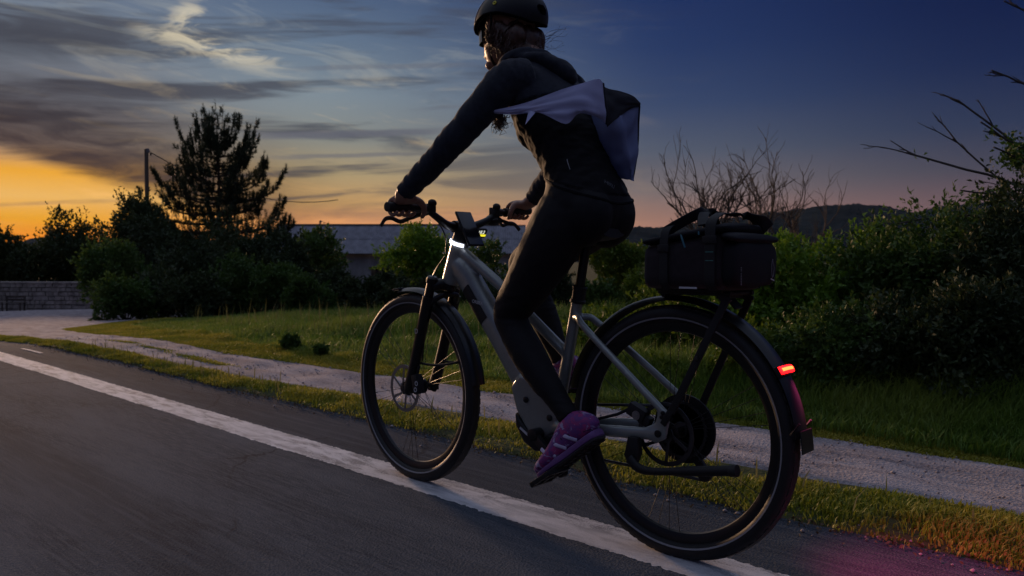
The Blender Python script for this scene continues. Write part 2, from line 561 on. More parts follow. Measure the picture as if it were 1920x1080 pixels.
def asphalt_material():
    mt = bpy.data.materials.new('worn_asphalt'); mt.use_nodes = True
    q = Graph(mt.node_tree)
    co = q.n('ShaderNodeTexCoord').outputs['Object']
    lon = q.n('ShaderNodeVectorMath', {0: co, 1: (0.22, 1.0, 1.0)}, operation='MULTIPLY').outputs[0]
    grit = q.noise(co, 210.0, 3.0, 0.7)
    grain = q.noise(q.n('ShaderNodeVectorMath', {0: co, 1: (0.10, 1.0, 1.0)}, operation='MULTIPLY').outputs[0], 85.0, 4.0, 0.65)
    wear = q.noise(lon, 3.2, 5.0, 0.6, 0.4)
    big = q.noise(co, 0.9, 4.0, 0.55, 0.6)
    vor = q.n('ShaderNodeTexVoronoi', {'Vector': co, 'Scale': 130.0}).outputs['Distance']
    c = q.lerp(q.ss(wear, 0.34, 0.68), (0.044, 0.055, 0.074, 1), (0.092, 0.109, 0.136, 1))
    c = q.lerp(q.m('MULTIPLY', q.ss(big, 0.42, 0.68), 0.5), c, (0.036, 0.039, 0.048, 1))
    c = q.lerp(q.m('MULTIPLY', q.ss(grain, 0.42, 0.66), 0.75), c, (0.098, 0.112, 0.134, 1))
    c = q.lerp(q.m('MULTIPLY', q.ss(grit, 0.52, 0.68), 0.8), c, (0.165, 0.180, 0.205, 1))
    c = q.lerp(q.m('MULTIPLY', q.ss(grit, 0.46, 0.30), 0.85), c, (0.025, 0.035, 0.04, 1))
    band = q.noise(q.n('ShaderNodeVectorMath', {0: co, 1: (0.035, 1.0, 1.0)}, operation='MULTIPLY').outputs[0], 1.5, 3.0, 0.5, 0.2)
    c = q.lerp(q.m('MULTIPLY', q.ss(band, 0.50, 0.64), 0.55), c, (0.034, 0.037, 0.046, 1))
    streak = q.noise(q.n('ShaderNodeVectorMath', {0: co, 1: (0.05, 1.0, 1.0)}, operation='MULTIPLY').outputs[0], 34.0, 4.0, 0.6)
    c = q.lerp(q.m('MULTIPLY', q.ss(streak, 0.46, 0.66), 0.45), c, (0.094, 0.107, 0.128, 1))
    # fine winding cracks
    cr = q.n('ShaderNodeTexVoronoi', {'Vector': q.n('ShaderNodeVectorMath', {0: co, 1: q.xyz(q.m('MULTIPLY', wear, 0.5), q.m('MULTIPLY', big, 0.5))}, operation='ADD').outputs[0], 'Scale': 0.8}, feature='DISTANCE_TO_EDGE').outputs['Distance']
    c = q.lerp(q.m('MULTIPLY', q.ss(cr, 0.008, 0.001), q.m('MULTIPLY', q.ss(big, 0.5, 0.6), 0.6)), c, (0.03, 0.03, 0.035, 1))
    p = q.n('ShaderNodeBsdfPrincipled', {'Base Color': c, 'Roughness': 0.95, 'Specular IOR Level': 0.012})
    h = q.m('ADD', q.m('MULTIPLY', vor, 0.8), q.m('MULTIPLY', grit, 0.6))
    b = q.n('ShaderNodeBump', {'Height': h, 'Strength': 0.8, 'Distance': 0.008}); q.put(p.inputs['Normal'], b.outputs[0])
    q.n('ShaderNodeOutputMaterial', {'Surface': p.outputs[0]})
    return mt


def paint_material():
    mt = bpy.data.materials.new('worn_white_road_paint'); mt.use_nodes = True
    q = Graph(mt.node_tree)
    co = q.n('ShaderNodeTexCoord').outputs['Object']
    st = q.n('ShaderNodeVectorMath', {0: co, 1: (0.25, 1.0, 1.0)}, operation='MULTIPLY').outputs[0]
    grit = q.noise(co, 190.0, 3.0, 0.7); wear = q.noise(st, 22.0, 5.0, 0.65, 0.5); blot = q.noise(st, 4.0, 4.0, 0.6)
    c = q.lerp(q.ss(wear, 0.35, 0.65), (0.60, 0.59, 0.60, 1), (0.44, 0.435, 0.45, 1))
    gone = q.m('MULTIPLY', q.ss(q.m('ADD', q.m('MULTIPLY', wear, 0.6), q.m('MULTIPLY', grit, 0.5)), 0.545, 0.62), q.ss(blot, 0.36, 0.58))
    c = q.lerp(q.m('MULTIPLY', gone, 0.8), c, (0.16, 0.16, 0.165, 1))
    c = q.lerp(q.m('MULTIPLY', q.ss(grit, 0.45, 0.28), 0.35), c, (0.25, 0.24, 0.24, 1))
    p = q.n('ShaderNodeBsdfPrincipled', {'Base Color': c, 'Roughness': 0.85, 'Specular IOR Level': 0.14})
    b = q.n('ShaderNodeBump', {'Height': grit, 'Strength': 0.5, 'Distance': 0.005}); q.put(p.inputs['Normal'], b.outputs[0])
    q.n('ShaderNodeOutputMaterial', {'Surface': p.outputs[0]})
    return mt


def gravel_material():
    mt = bpy.data.materials.new('pale_gravel'); mt.use_nodes = True
    q = Graph(mt.node_tree)
    co = q.n('ShaderNodeTexCoord').outputs['Object']
    lon = q.n('ShaderNodeVectorMath', {0: co, 1: (0.3, 1.0, 1.0)}, operation='MULTIPLY').outputs[0]
    vor = q.n('ShaderNodeTexVoronoi', {'Vector': co, 'Scale': 75.0})
    ruts = q.noise(lon, 5.0, 5.0, 0.6, 0.4); big = q.noise(co, 1.3, 4.0, 0.6); fine = q.noise(co, 120.0, 3.0, 0.6)
    c = q.lerp(q.ss(ruts, 0.34, 0.66), (0.21, 0.18, 0.19, 1), (0.42, 0.37, 0.38, 1))
    c = q.lerp(q.m('MULTIPLY', q.ss(vor.outputs['Color'], 0.2, 0.8), 0.35), c, (0.50, 0.44, 0.45, 1))
    c = q.lerp(q.m('MULTIPLY', q.ss(fine, 0.45, 0.28), 0.6), c, (0.13, 0.12, 0.115, 1))
    c = q.lerp(q.m('MULTIPLY', q.ss(big, 0.55, 0.72), 0.4), c, (0.15, 0.135, 0.13, 1))
    p = q.n('ShaderNodeBsdfPrincipled', {'Base Color': c, 'Roughness': 0.95, 'Specular IOR Level': 0.05})
    b = q.n('ShaderNodeBump', {'Height': q.m('ADD', vor.outputs['Distance'], fine), 'Strength': 0.8, 'Distance': 0.012}); q.put(p.inputs['Normal'], b.outputs[0])
    q.n('ShaderNodeOutputMaterial', {'Surface': p.outputs[0]})
    return mt


# edges across the road, all roughly parallel to the ride: y as a function of x
def wob(x, s, a, seed):
    x = np.asarray(x, float)
    return a * (np.sin(x * s + seed) + 0.6 * np.sin(x * s * 2.7 + seed * 3.1) + 0.4 * np.sin(x * s * 6.1 + seed * 1.7))


def road_edge(x):
    return -0.54 + wob(x, 1.9, 0.012, 0.4) + wob(x, 9.3, 0.006, 2.4)


def path_near(x):
    return np.interp(x, [-30, -1, 0, 3, 5, 7, 10, 14, 22, 40], [-1.35, -1.10, -1.04, -0.90, -0.80, -0.82, -0.92, -1.15, -2.0, -6.0]) + wob(x, 1.4, 0.016, 2.0)


def path_far(x):
    return np.interp(x, [-30, -1, 0.7, 3.6, 5.7, 7.7, 10.5, 13, 17, 22, 40], [-2.1, -1.76, -1.74, -1.53, -1.45, -1.56, -1.84, -2.4, -4.6, -8.0, -24.0]) + wob(x, 1.7, 0.020, 5.0)


def strip_mesh(name, xs, ya, yb, m, dz=0.0, bumpy=0.0, lip=0.0):
    """Sheet between two edge curves, following the terrain; lip turns its rims down."""
    ts = np.linspace(0, 1, m)
    X = np.repeat(xs[:, None], m, 1); A = ya(xs)[:, None]; B = yb(xs)[:, None]
    Y = A + (B - A) * ts[None]
    Z = terrain(X, Y) + dz
    if bumpy:
        Z = Z + bumpy * (np.sin(X * 5.3 + Y * 9) + np.sin(X * 2.1 - Y * 17 + 1) + np.sin(X * 11.7 + Y * 4 + 2)) / 3 * np.minimum(1, 8 * ts * (1 - ts))[None]
    if lip:
        Z[:, 0] -= lip; Z[:, -1] -= lip
    n = len(xs); i = (np.arange(n - 1)[:, None] * m + np.arange(m - 1)[None]).ravel()
    me = raw_mesh(name, np.stack([X, Y, Z], -1).reshape(-1, 3), quads=np.stack([i, i + 1, i + m + 1, i + m], 1))
    smooth(me, 60)
    return me


xs_road = np.concatenate([np.linspace(-40, -4, 40), np.linspace(-3.9, 14, 240), np.linspace(14.5, 60, 60), np.linspace(62, 220, 40)])
# one ground sheet out to the horizon
rad = np.concatenate([[0.0], np.geomspace(0.5, 5000, 150)]); ang = np.linspace(0, 2 * np.pi, 241)[:-1]
GX = CAM[0] + np.outer(rad, np.cos(ang)); GY = CAM[1] + np.outer(rad, np.sin(ang))
GZ = terrain(GX, GY)
gx, gy = GX.copy(), GY.copy()
GZ -= 0.07 * np.where((gy > -2.6) & (gy < 9), 1.0, 0.0) + 0.025
n_a = len(ang); idx = np.arange(len(rad) - 1)[:, None] * n_a; k = np.arange(n_a)[None]
quads = np.stack([idx + k, idx + (k + 1) % n_a, idx + n_a + (k + 1) % n_a, idx + n_a + k], -1).reshape(-1, 4)
me = raw_mesh('ground', np.stack([GX, GY, GZ], -1).reshape(-1, 3), quads=quads[n_a:])
smooth(me, 60)
M_GROUND = ground_material()
tag(link('ground', me, None, [M_GROUND]), 'dark turf and soil ground stretching away to the hills', 'ground', kind='structure')

M_ASPHALT = asphalt_material()
road = link('road', strip_mesh('road', xs_road, lambda x: np.full_like(x, 9.0), road_edge, 14, 0.0), None, [M_ASPHALT])
tag(road, 'grey worn asphalt road running off to the left', 'road', kind='structure')
M_PAINT = paint_material()
xs_line = np.concatenate([np.linspace(-3, 9, 2600), np.linspace(9.05, 60, 300)])
jit = {sd: np.convolve(rng.normal(0, .0052, len(xs_line) + 4), np.ones(3) / 3, 'valid')[:len(xs_line)] for sd in (0, 1)}
link('edge_line', strip_mesh('edge_line', xs_line, lambda x: 0.098 + wob(x, 3.1, 0.003, 1) + jit[0], lambda x: -0.082 + wob(x, 2.3, 0.003, 4) + jit[1], 3, 0.004, 0, 0.0035), road, [M_PAINT])
xs = np.linspace(6.75, 7.35, 8)
link('paint_mark', strip_mesh('paint_mark', xs, lambda x: -0.28 + 0 * x, lambda x: -0.31 + 0 * x, 2, 0.005), road, [M_PAINT])
# soil shoulder under the verge and the meadow edge
xs_near = np.concatenate([np.linspace(-20, -3, 30), np.linspace(-2.9, 16, 300), np.linspace(16.5, 45, 60)])
tag(link('verge_soil', strip_mesh('verge_soil', xs_near, lambda x: road_edge(x) + 0.02, lambda x: path_near(x) - 0.05, 12, 0.010, 0.012, 0.03), None, [M_GROUND]), 'low strip of soil between road and gravel path', 'verge', kind='structure')
tag(link('meadow_soil', strip_mesh('meadow_soil', xs_near, lambda x: path_far(x) + 0.05, lambda x: path_far(x) - 14.0, 60, 0.010, 0.03, 0.03), None, [M_GROUND]), 'soil of the meadow beyond the gravel path', 'meadow', kind='structure')
M_GRAVEL = gravel_material()
tag(link('gravel_path', strip_mesh('gravel_path', xs_near, path_near, path_far, 24, 0.012, 0.014, 0.03), None, [M_GRAVEL]), 'pale gravel path running beside the road towards the stone wall', 'path', kind='structure')


# ------------------------------------------------------------------ grass
def grass_mesh(name, P, H, lean=0.5, width=0.0035, wind=(-0.25, 0.1)):
    n = len(P)
    az_ = rng.uniform(0, 2 * np.pi, n); bend = rng.uniform(0.1, lean, n)
    dirv = np.stack([np.cos(az_), np.sin(az_), 0 * az_], 1) * bend[:, None] + np.array([wind[0], wind[1], 0]) * rng.uniform(0, 1, (n, 1))
    side = np.stack([-np.sin(az_), np.cos(az_), 0 * az_], 1)
    w = (width * rng.uniform(0.6, 1.3, n))[:, None]; H = H[:, None]
    mid = P + dirv * H * 0.35 + np.array([0, 0, 1.0]) * H * 0.6
    tip = P + dirv * H * 1.0 + np.array([0, 0, 1.0]) * H * (1.0 - 0.25 * bend[:, None])
    V = np.stack([P - side * w, P + side * w, mid + side * w * 0.8, mid - side * w * 0.8, tip], 1).reshape(-1, 3)
    i = np.arange(n) * 5
    T = np.stack([np.stack([i, i + 1, i + 2], 1), np.stack([i, i + 2, i + 3], 1), np.stack([i + 3, i + 2, i + 4], 1)], 1).reshape(-1, 3)
    me = raw_mesh(name, V, tris=T)
    tint_attr(me, np.repeat(np.clip(rng.normal(0.5, 0.28, n), 0, 1), 3))
    return me


def patchy(x, y, s, seed):
    return 0.5 + 0.25 * (np.sin(x * s + seed) * np.cos(y * s * 1.7 + seed * 2) + np.sin(x * s * 2.3 - y * s * 3.1 + seed) * 0.7 + np.cos(x * s * 5.1 + y * s * 4.3 - seed) * 0.5)


M_GRASS_V = leaf_mat('verge_grass_blades', (0.15, 0.20, 0.014), (0.42, 0.36, 0.045), 0.32, 0.6, 2.2)
M_GRASS_M = leaf_mat('meadow_grass_blades', (0.095, 0.19, 0.022), (0.25, 0.30, 0.055), 0.32, 0.6, 0.8)
# verge between road and path
n = 120000
x = -2.2 + 18.0 * rng.uniform(0, 1, n) ** 1.7
a = road_edge(x); b = path_near(x); u = rng.uniform(-0.05, 0.98, n)
y = a + (b - a) * u + rng.normal(0, 0.012, n)
keep = (patchy(x, y, 3.0, 1.0) + 0.35 * np.sin(np.clip(u, 0, 1) * np.pi) > rng.uniform(0.32, 0.88, n))
x, y, u = x[keep], y[keep], np.clip(u[keep], 0, 1)
h = (0.012 + 0.034 * np.sin(u * np.pi) * patchy(x, y, 4.0, 3.0) + 0.008 * rng.uniform(0, 1, len(x))) * rng.uniform(0.6, 1.3, len(x)) * (1 + 0.02 * x)
me = grass_mesh('verge_grass', np.stack([x, y, terrain(x, y) + 0.006], 1), h, 0.9, 0.0030)
tag(link('verge_grass', me, None, [M_GRASS_V]), 'short yellow-green grass strip between asphalt and gravel', 'grass', kind='stuff')
# weeds in the middle of the gravel
n = 1800
cx = np.array([5.0, 5.4, 6.3, 7.2, 4.9]); cy = np.array([-1.02, -1.06, -1.12, -1.18, -1.01]); ci = rng.integers(0, 5, n)
x = cx[ci] + rng.normal(0, 0.22, n); y = cy[ci] + rng.normal(0, 0.020, n)
me = grass_mesh('path_weeds', np.stack([x, y, terrain(x, y) + 0.012], 1), rng.uniform(0.008, 0.02, n), 1.1, 0.004)
tag(link('path_weeds', me, None, [M_GRASS_V]), 'low weeds growing along the middle of the gravel path', 'weeds', kind='stuff')
# mown edge beside the path, then taller meadow
n = 130000
x = -2.0 + 20.0 * rng.uniform(0, 1, n) ** 1.6
u = rng.uniform(0, 1, n)
y = path_far(x) + 0.03 - (0.22 + 0.06 * np.maximum(x, 0)) * u + rng.normal(0, 0.012, n)
h = (0.016 + 0.055 * u * patchy(x, y, 2.0, 2.0)) * rng.uniform(0.6, 1.3, n) * (1 + 0.03 * np.maximum(x, 0))
me = grass_mesh('path_edge_grass', np.stack([x, y, terrain(x, y) + 0.006], 1), h, 0.9, 0.0034)
tag(link('path_edge_grass', me, None, [M_GRASS_V]), 'short mown grass along the far side of the gravel path', 'grass', kind='stuff')
n = 210000
x = -1.0 + 27.0 * rng.uniform(0, 1, n) ** 1.25
off = 0.15 + 0.05 * np.maximum(x, 0)
v = rng.uniform(0, 1, n) ** 1.35
y = path_far(x) - off - (1.2 + np.clip(x, 0, 26) * 0.55) * v
pt = patchy(x, y, 0.9, 4.0)
h = np.minimum(0.06 + 0.42 * v, 0.34) * np.clip(0.35 + 0.9 * pt, 0.35, 1.3) * rng.uniform(0.55, 1.25, n)
me = grass_mesh('meadow_grass', np.stack([x, y, terrain(x, y)], 1), h, 0.7, 0.0055)
tag(link('meadow_grass', me, None, [M_GRASS_M]), 'long rough meadow grass in front of the shrubs', 'grass', kind='stuff')

# loose stones on the path and along the tarmac edge
n = 4200
x = -1.6 + 10.5 * rng.uniform(0, 1, n) ** 1.5
u = rng.uniform(0, 1, n)
y = path_near(x) + (path_far(x) - path_near(x)) * u
spill = rng.uniform(0, 1, n) < .10
y = np.where(spill, road_edge(x) + rng.normal(0.02, .07, n), y)
r_ = rng.gamma(2.0, .0018, n).clip(.0018, .011)
oct_ = np.array([[1, 0, 0], [0, 1, 0], [-1, 0, 0], [0, -1, 0], [0, 0, .7], [0, 0, -.7]])
V = oct_[None] * r_[:, None, None] * rng.uniform(.65, 1.25, (n, 6, 3))
a_ = rng.uniform(0, 6.28, n); ca, sa = np.cos(a_)[:, None], np.sin(a_)[:, None]
V = np.stack([V[..., 0] * ca - V[..., 1] * sa, V[..., 0] * sa + V[..., 1] * ca, V[..., 2]], -1)
zb = terrain(x, y) + np.where(spill, .002, .014)
V = V + np.stack([x, y, zb + r_ * .3], 1)[:, None]
T = np.array([[0, 1, 4], [1, 2, 4], [2, 3, 4], [3, 0, 4], [1, 0, 5], [2, 1, 5], [3, 2, 5], [0, 3, 5]])
T = (T[None] + (np.arange(n) * 6)[:, None, None]).reshape(-1, 3)
me = raw_mesh('loose_gravel', V.reshape(-1, 3), tris=T)
tint_attr(me, np.repeat(rng.uniform(0, 1, n), 8))
M_PEBBLE = leaf_mat('loose_pebbles', (0.22, 0.19, 0.20), (0.36, 0.32, 0.33), 0.0, 0.85, 3.0)
tag(link('loose_gravel', me, None, [M_PEBBLE]), 'loose stones scattered over the gravel path and road edge', 'gravel', kind='stuff')

# dry stalks and seed heads standing over the meadow and here and there on the verge
n = 1500
x = 1.0 + 21.0 * rng.uniform(0, 1, n) ** 1.2
v = rng.uniform(0.15, 1, n)
y = path_far(x) - (0.25 + 0.05 * x) - (1.0 + np.clip(x, 0, 24) * 0.5) * v
k_ = patchy(x, y, 1.1, 2.0) > rng.uniform(.25, .75, n)
x, y = x[k_], y[k_]
xv = -1.0 + 8.0 * rng.uniform(0, 1, 160); yv = road_edge(xv) + (path_near(xv) - road_edge(xv)) * rng.uniform(.2, .9, 160)
hh = np.concatenate([rng.uniform(.20, .48, len(x)), rng.uniform(.05, .13, 160)])
x = np.concatenate([x, xv]); y = np.concatenate([y, yv])
me = grass_mesh('dry_stalks', np.stack([x, y, terrain(x, y)], 1), hh, 0.35, 0.0042)
M_STALK = leaf_mat('dry_grass_stalks', (0.10, 0.13, 0.04), (0.24, 0.22, 0.09), 0.3, 0.7, 0.8)
tag(link('dry_stalks', me, None, [M_STALK]), 'tall dry grass stalks standing above the meadow grass', 'grass', kind='stuff')
# dead leaves and crumbs of soil along the tarmac edge
n = 2200
x = -1.5 + 9.0 * rng.uniform(0, 1, n) ** 1.3; y = road_edge(x) + np.abs(rng.normal(0, .05, n)) - .01
me = leaves_mesh('leaf_litter', np.stack([x, y, terrain(x, y) + .008], 1), .014, .010, nrm=np.tile([0, 0, 1.0], (n, 1)))
M_LITTER = leaf_mat('brown_leaf_litter', (0.05, 0.035, 0.02), (0.17, 0.12, 0.06), 0.1, 0.8, 3.0)
tag(link('leaf_litter', me, None, [M_LITTER]), 'dead leaves and crumbs along the asphalt edge', 'leaves', kind='stuff')

# ------------------------------------------------------------------ hills
def hill_material(name, a, b):
    mt = bpy.data.materials.new(name); mt.use_nodes = True
    q = Graph(mt.node_tree)
    co = q.n('ShaderNodeTexCoord').outputs['Object']
    n1 = q.noise(co, 0.006, 5.0, 0.6); n2 = q.noise(co, 0.05, 4.0, 0.6)
    c = q.lerp(q.ss(q.m('ADD', q.m('MULTIPLY', n1, 0.7), q.m('MULTIPLY', n2, 0.3)), 0.38, 0.62), a, b)
    p = q.n('ShaderNodeBsdfPrincipled', {'Base Color': c, 'Roughness': 1.0, 'Specular IOR Level': 0.0})
    bp = q.n('ShaderNodeBump', {'Height': n2, 'Strength': 1.0, 'Distance': 14.0}); q.put(p.inputs['Normal'], bp.outputs[0])
    q.n('ShaderNodeOutputMaterial', {'Surface': p.outputs[0]})
    return mt


def hill_range(name, pts, d0, d1, material, label, rough=6.0):
    """pts: (photo column, photo row of the crest). A ridge with real depth between distances d0 and d1."""
    px = np.linspace(pts[0][0], pts[-1][0], 420)
    py = np.interp(px, [p[0] for p in pts], [p[1] for p in pts])
    dm = 0.5 * (d0 + d1)
    crest = CAM[2] + (487 - py) / 1470.0 * dm
    jag = np.convolve(rng.normal(0, 1, len(px) + 8), np.ones(4) / 4, 'same')[4:-4]
    jag2 = np.convolve(rng.normal(0, 1, len(px) + 40), np.ones(24) / 24, 'same')[20:-20]
    crest = crest + rough * 0.35 * jag + rough * 0.8 * jag2
    ts = np.linspace(0, 1, 30)
    V = []
    for t in ts:
        dist = d0 + (d1 - d0) * t
        prof = math.sin(math.pi * min(1.0, t * 1.0)) ** 0.8
        sp = 0.5 + 0.5 * np.sin(px * 0.021 + 2.0) * np.cos(px * 0.055 + t * 4)
        z = -6 + (crest + 6) * prof * (1 - 0.25 * sp * (1 - prof)) + rng.normal(0, rough * 0.25, len(px)) * prof
        base = np.array([math.cos(CAM_YAW), -math.sin(CAM_YAW), 0])
        P = CAM[None] + (base[None] + RGT[None] * ((px - 960) / 1470.0)[:, None]) * dist
        P[:, 2] = z
        V.append(P)
    m = len(px)
    i = (np.arange(len(ts) - 1)[:, None] * m + np.arange(m - 1)[None]).ravel()
    me = raw_mesh(name, np.vstack(V), quads=np.stack([i, i + 1, i + m + 1, i + m], 1))
    smooth(me, 80)
    return tag(link(name, me, None, [material]), label, 'hills', kind='structure')


M_HILL = hill_material('wooded_hillside', (0.010, 0.017, 0.020, 1), (0.026, 0.036, 0.038, 1))
hill_range('hills', [(700, 470), (1000, 448), (1180, 427), (1225, 430), (1300, 420), (1400, 405), (1470, 398), (1540, 390), (1610, 387), (1660, 393), (1715, 401), (1760, 391), (1830, 383), (1930, 380), (2100, 372), (2500, 380)], 1500, 3100, M_HILL, 'long dark wooded ridge behind the hedge')
hill_range('hills', [(-900, 462), (-500, 470), (-200, 458), (-60, 452), (30, 458), (60, 447), (85, 445), (120, 455), (170, 452), (260, 462), (420, 455), (600, 468), (800, 470)], 2600, 4200, M_HILL, 'low bluish hills under the sunset glow', 5.0)

# ------------------------------------------------------------------ vegetation builders
M_BARK = mat('dark_bark', (0.060, 0.045, 0.034), 0.95, spec=0.15, var=(6.0, 0.4, (1, 1, 0.3)), bump=(18, 0.8, 0.02))
M_TWIG = mat('bare_twig_bark', (0.085, 0.070, 0.062), 0.9, spec=0.2, var=(8.0, 0.3))
M_LEAF_DARK = leaf_mat('dark_leaf', (0.022, 0.040, 0.012), (0.050, 0.072, 0.020), 0.22, 0.6, 0.6)
M_LEAF_MID = leaf_mat('mid_green_leaf', (0.036, 0.085, 0.014), (0.090, 0.150, 0.026), 0.3, 0.55, 0.9)
M_LEAF_FRESH = leaf_mat('fresh_green_leaf', (0.080, 0.185, 0.012), (0.19, 0.30, 0.026), 0.36, 0.5, 1.1)
M_LEAF_OLIVE = leaf_mat('olive_green_leaf', (0.072, 0.130, 0.010), (0.165, 0.225, 0.022), 0.34, 0.55, 1.3)
M_NEEDLE = leaf_mat('pine_needles', (0.016, 0.030, 0.012), (0.036, 0.055, 0.020), 0.12, 0.6, 0.5)


def clump_points(c, rx, ry, h, n, lumps, full=True):
    """Points spread over and inside a lumpy crown that stands on c, with shoots poking out of it."""
    k = rand_dirs(lumps)
    if full:
        k[:, 2] = rng.uniform(-0.85, 0.95, lumps)
        k[:, :2] = unit(k[:, :2]) * np.sqrt(np.clip(1 - np.maximum(k[:, 2:], 0) ** 2, 0.05, 1)) * rng.uniform(.5, 1.0, (lumps, 1))
    cent = c + np.array([0, 0, h * (0.44 if full else .50)]) + k * np.array([rx, ry, h * 0.5]) * rng.uniform(0.55, 0.86, (lumps, 1))
    rad = rng.uniform(0.17, 0.42, lumps) * (rx + ry + h) / 3.0
    w = rad ** 2; w /= w.sum()
    n1 = int(n * .74)
    ci = rng.choice(lumps, n1, p=w)
    dv = rand_dirs(n1)
    rr = rad[ci] * rng.uniform(0.45, 1.0, n1) ** 0.6
    P = cent[ci] + dv * rr[:, None] * np.array([1.0, 1.0, 0.9])
    # shoots
    per = 14
    ns = max(1, (n - n1) // per)
    cj = rng.choice(lumps, ns, p=w)
    sd = unit(rand_dirs(ns) + np.array([0, 0, .55]) + unit(cent[cj] - c - np.array([0, 0, h * .4])) * .8)
    L = rad[cj] * rng.uniform(.35, 1.0, ns)
    t = np.tile(np.linspace(0, 1, per), ns)
    s0 = np.repeat(cent[cj] + sd * rad[cj][:, None] * .75, per, 0)
    dvs = np.repeat(sd, per, 0)
    P2 = s0 + dvs * (np.repeat(L, per) * t)[:, None] + rng.normal(0, .016 * (rx + h), (ns * per, 3)) * (1.1 - t)[:, None]
    P = np.vstack([P, P2]); dv = np.vstack([dv, dvs])
    zmin = terrain(P[:, 0], P[:, 1]) + 0.02
    P[:, 2] = np.where(P[:, 2] < zmin, zmin + rng.uniform(0, 0.3, len(P)) * h * 0.3, P[:, 2])
    return P, dv, cent


def stems(base, cent, r0, m=8):
    mb = MB()
    for cpt in cent[:m]:
        mid = base + (cpt - base) * 0.5 + rng.normal(0, 0.06, 3) * np.linalg.norm(cpt - base)
        pts = spline([base + np.array([*rng.normal(0, r0 * 0.6, 2), -0.05]), mid, cpt], 5)
        mb.tube(pts, np.linspace(r0, r0 * 0.25, len(pts)), 6)
    return mb


def shrub(name, px, depth, w, top, label, cat, material, n=9000, leaf=None, lumps=16, deep=None, group=None, shift=0.0, side=0.0):
    """px: photo column of its middle, w: width in photo pixels, top: photo row of its top."""
    base = spot(px, depth)
    rx = w / 2 * depth / 1470.0
    h = height_at(top, depth) - base[2]
    leaf = leaf or max(0.045, depth * 0.0048)
    root = empty(name, base, label, cat, group)
    P, dv, cent = clump_points(base, rx, deep or rx * 0.9, h, n, lumps)
    ztop = np.percentile(P[:, 2], 99.6)
    P[:, 2] = base[2] + (P[:, 2] - base[2]) * (h / (ztop - base[2]))
    me = leaves_mesh('foliage', P - base, leaf, leaf * 0.55, nrm=dv, dirs=dv * 0.7 + np.array([0, 0, 0.25]))
    link('foliage' if cat in ('shrub', 'hedge bush') else 'crown', me, root, [material])
    stems(base, cent, max(0.02, 0.02 * h), 9).build('stem' if cat in ('shrub', 'hedge bush') else 'trunk', M_BARK, root)
    return root


def tree(name, px, depth, w, top, clear, label, cat, material, n=9000, leaf=None, lumps=18, group=None):
    base = spot(px, depth)
    rx = w / 2 * depth / 1470.0
    h = height_at(top, depth) - base[2]
    leaf = leaf or max(0.05, depth * 0.0046)
    root = empty(name, base, label, cat, group)
    cb = base + np.array([0, 0, clear * h])
    P, dv, cent = clump_points(cb, rx, rx, h * (1 - clear), n, lumps, False)
    ztop = np.percentile(P[:, 2], 99.6)
    P[:, 2] = cb[2] + (P[:, 2] - cb[2]) * ((base[2] + h - cb[2]) / (ztop - cb[2]))
    me = leaves_mesh('crown', P - base, leaf, leaf * 0.55, nrm=dv, dirs=dv * 0.7 + np.array([0, 0, 0.25]))
    link('crown', me, root, [material])
    mb = MB()
    top_t = cb + np.array([0, 0, h * 0.35])
    r0 = 0.018 * h + 0.03
    pts = spline([base - np.array([0, 0, 0.1]), base + (top_t - base) * 0.5 + np.array([0.03 * h, 0, 0]), top_t], 5)
    mb.tube(pts, np.linspace(r0, r0 * 0.4, len(pts)), 8)
    for cpt in cent[:10]:
        s = base + (top_t - base) * rng.uniform(0.45, 0.9)
        q = spline([s, s + (cpt - s) * 0.5 + np.array([0, 0, 0.04 * h]), cpt], 4)
        mb.tube(q, np.linspace(r0 * 0.45, r0 * 0.1, len(q)), 5)
    mb.build('trunk', M_BARK, root)
    return root


def grow(mb, p, dv, length, r, depth, up=0.25, spread=0.6, kids=(3, 5), tips=None, taper=0.55, wig=0.12, segs=5, kl=(.45, .75)):
    """Recursive bare branch."""
    pts = [p]
    dcur = dv / np.linalg.norm(dv)
    for i in range(segs):
        dcur = unit(dcur + rng.normal(0, wig, 3) + np.array([0, 0, up * 0.12]))
        pts.append(pts[-1] + dcur * length / segs)
    pts = np.array(pts)
    mb.tube(pts, np.linspace(r, r * taper, len(pts)), 5 if depth > 1 else 4)
    if tips is not None and depth <= 1:
        tips.append(pts)
    if depth <= 0:
        return
    for k in range(rng.integers(kids[0], kids[1] + 1)):
        t = rng.uniform(0.3, 1.0)
        i = min(segs - 1, int(t * segs)); s = pts[i] + (pts[i + 1] - pts[i]) * (t * segs - i)
        nd = unit(pts[i + 1] - pts[i]) + rand_dirs(1)[0] * spread + np.array([0, 0, up])
        grow(mb, s, nd, length * rng.uniform(*kl), r * rng.uniform(0.4, 0.6), depth - 1, up, spread, kids, tips, taper, wig, segs, kl)


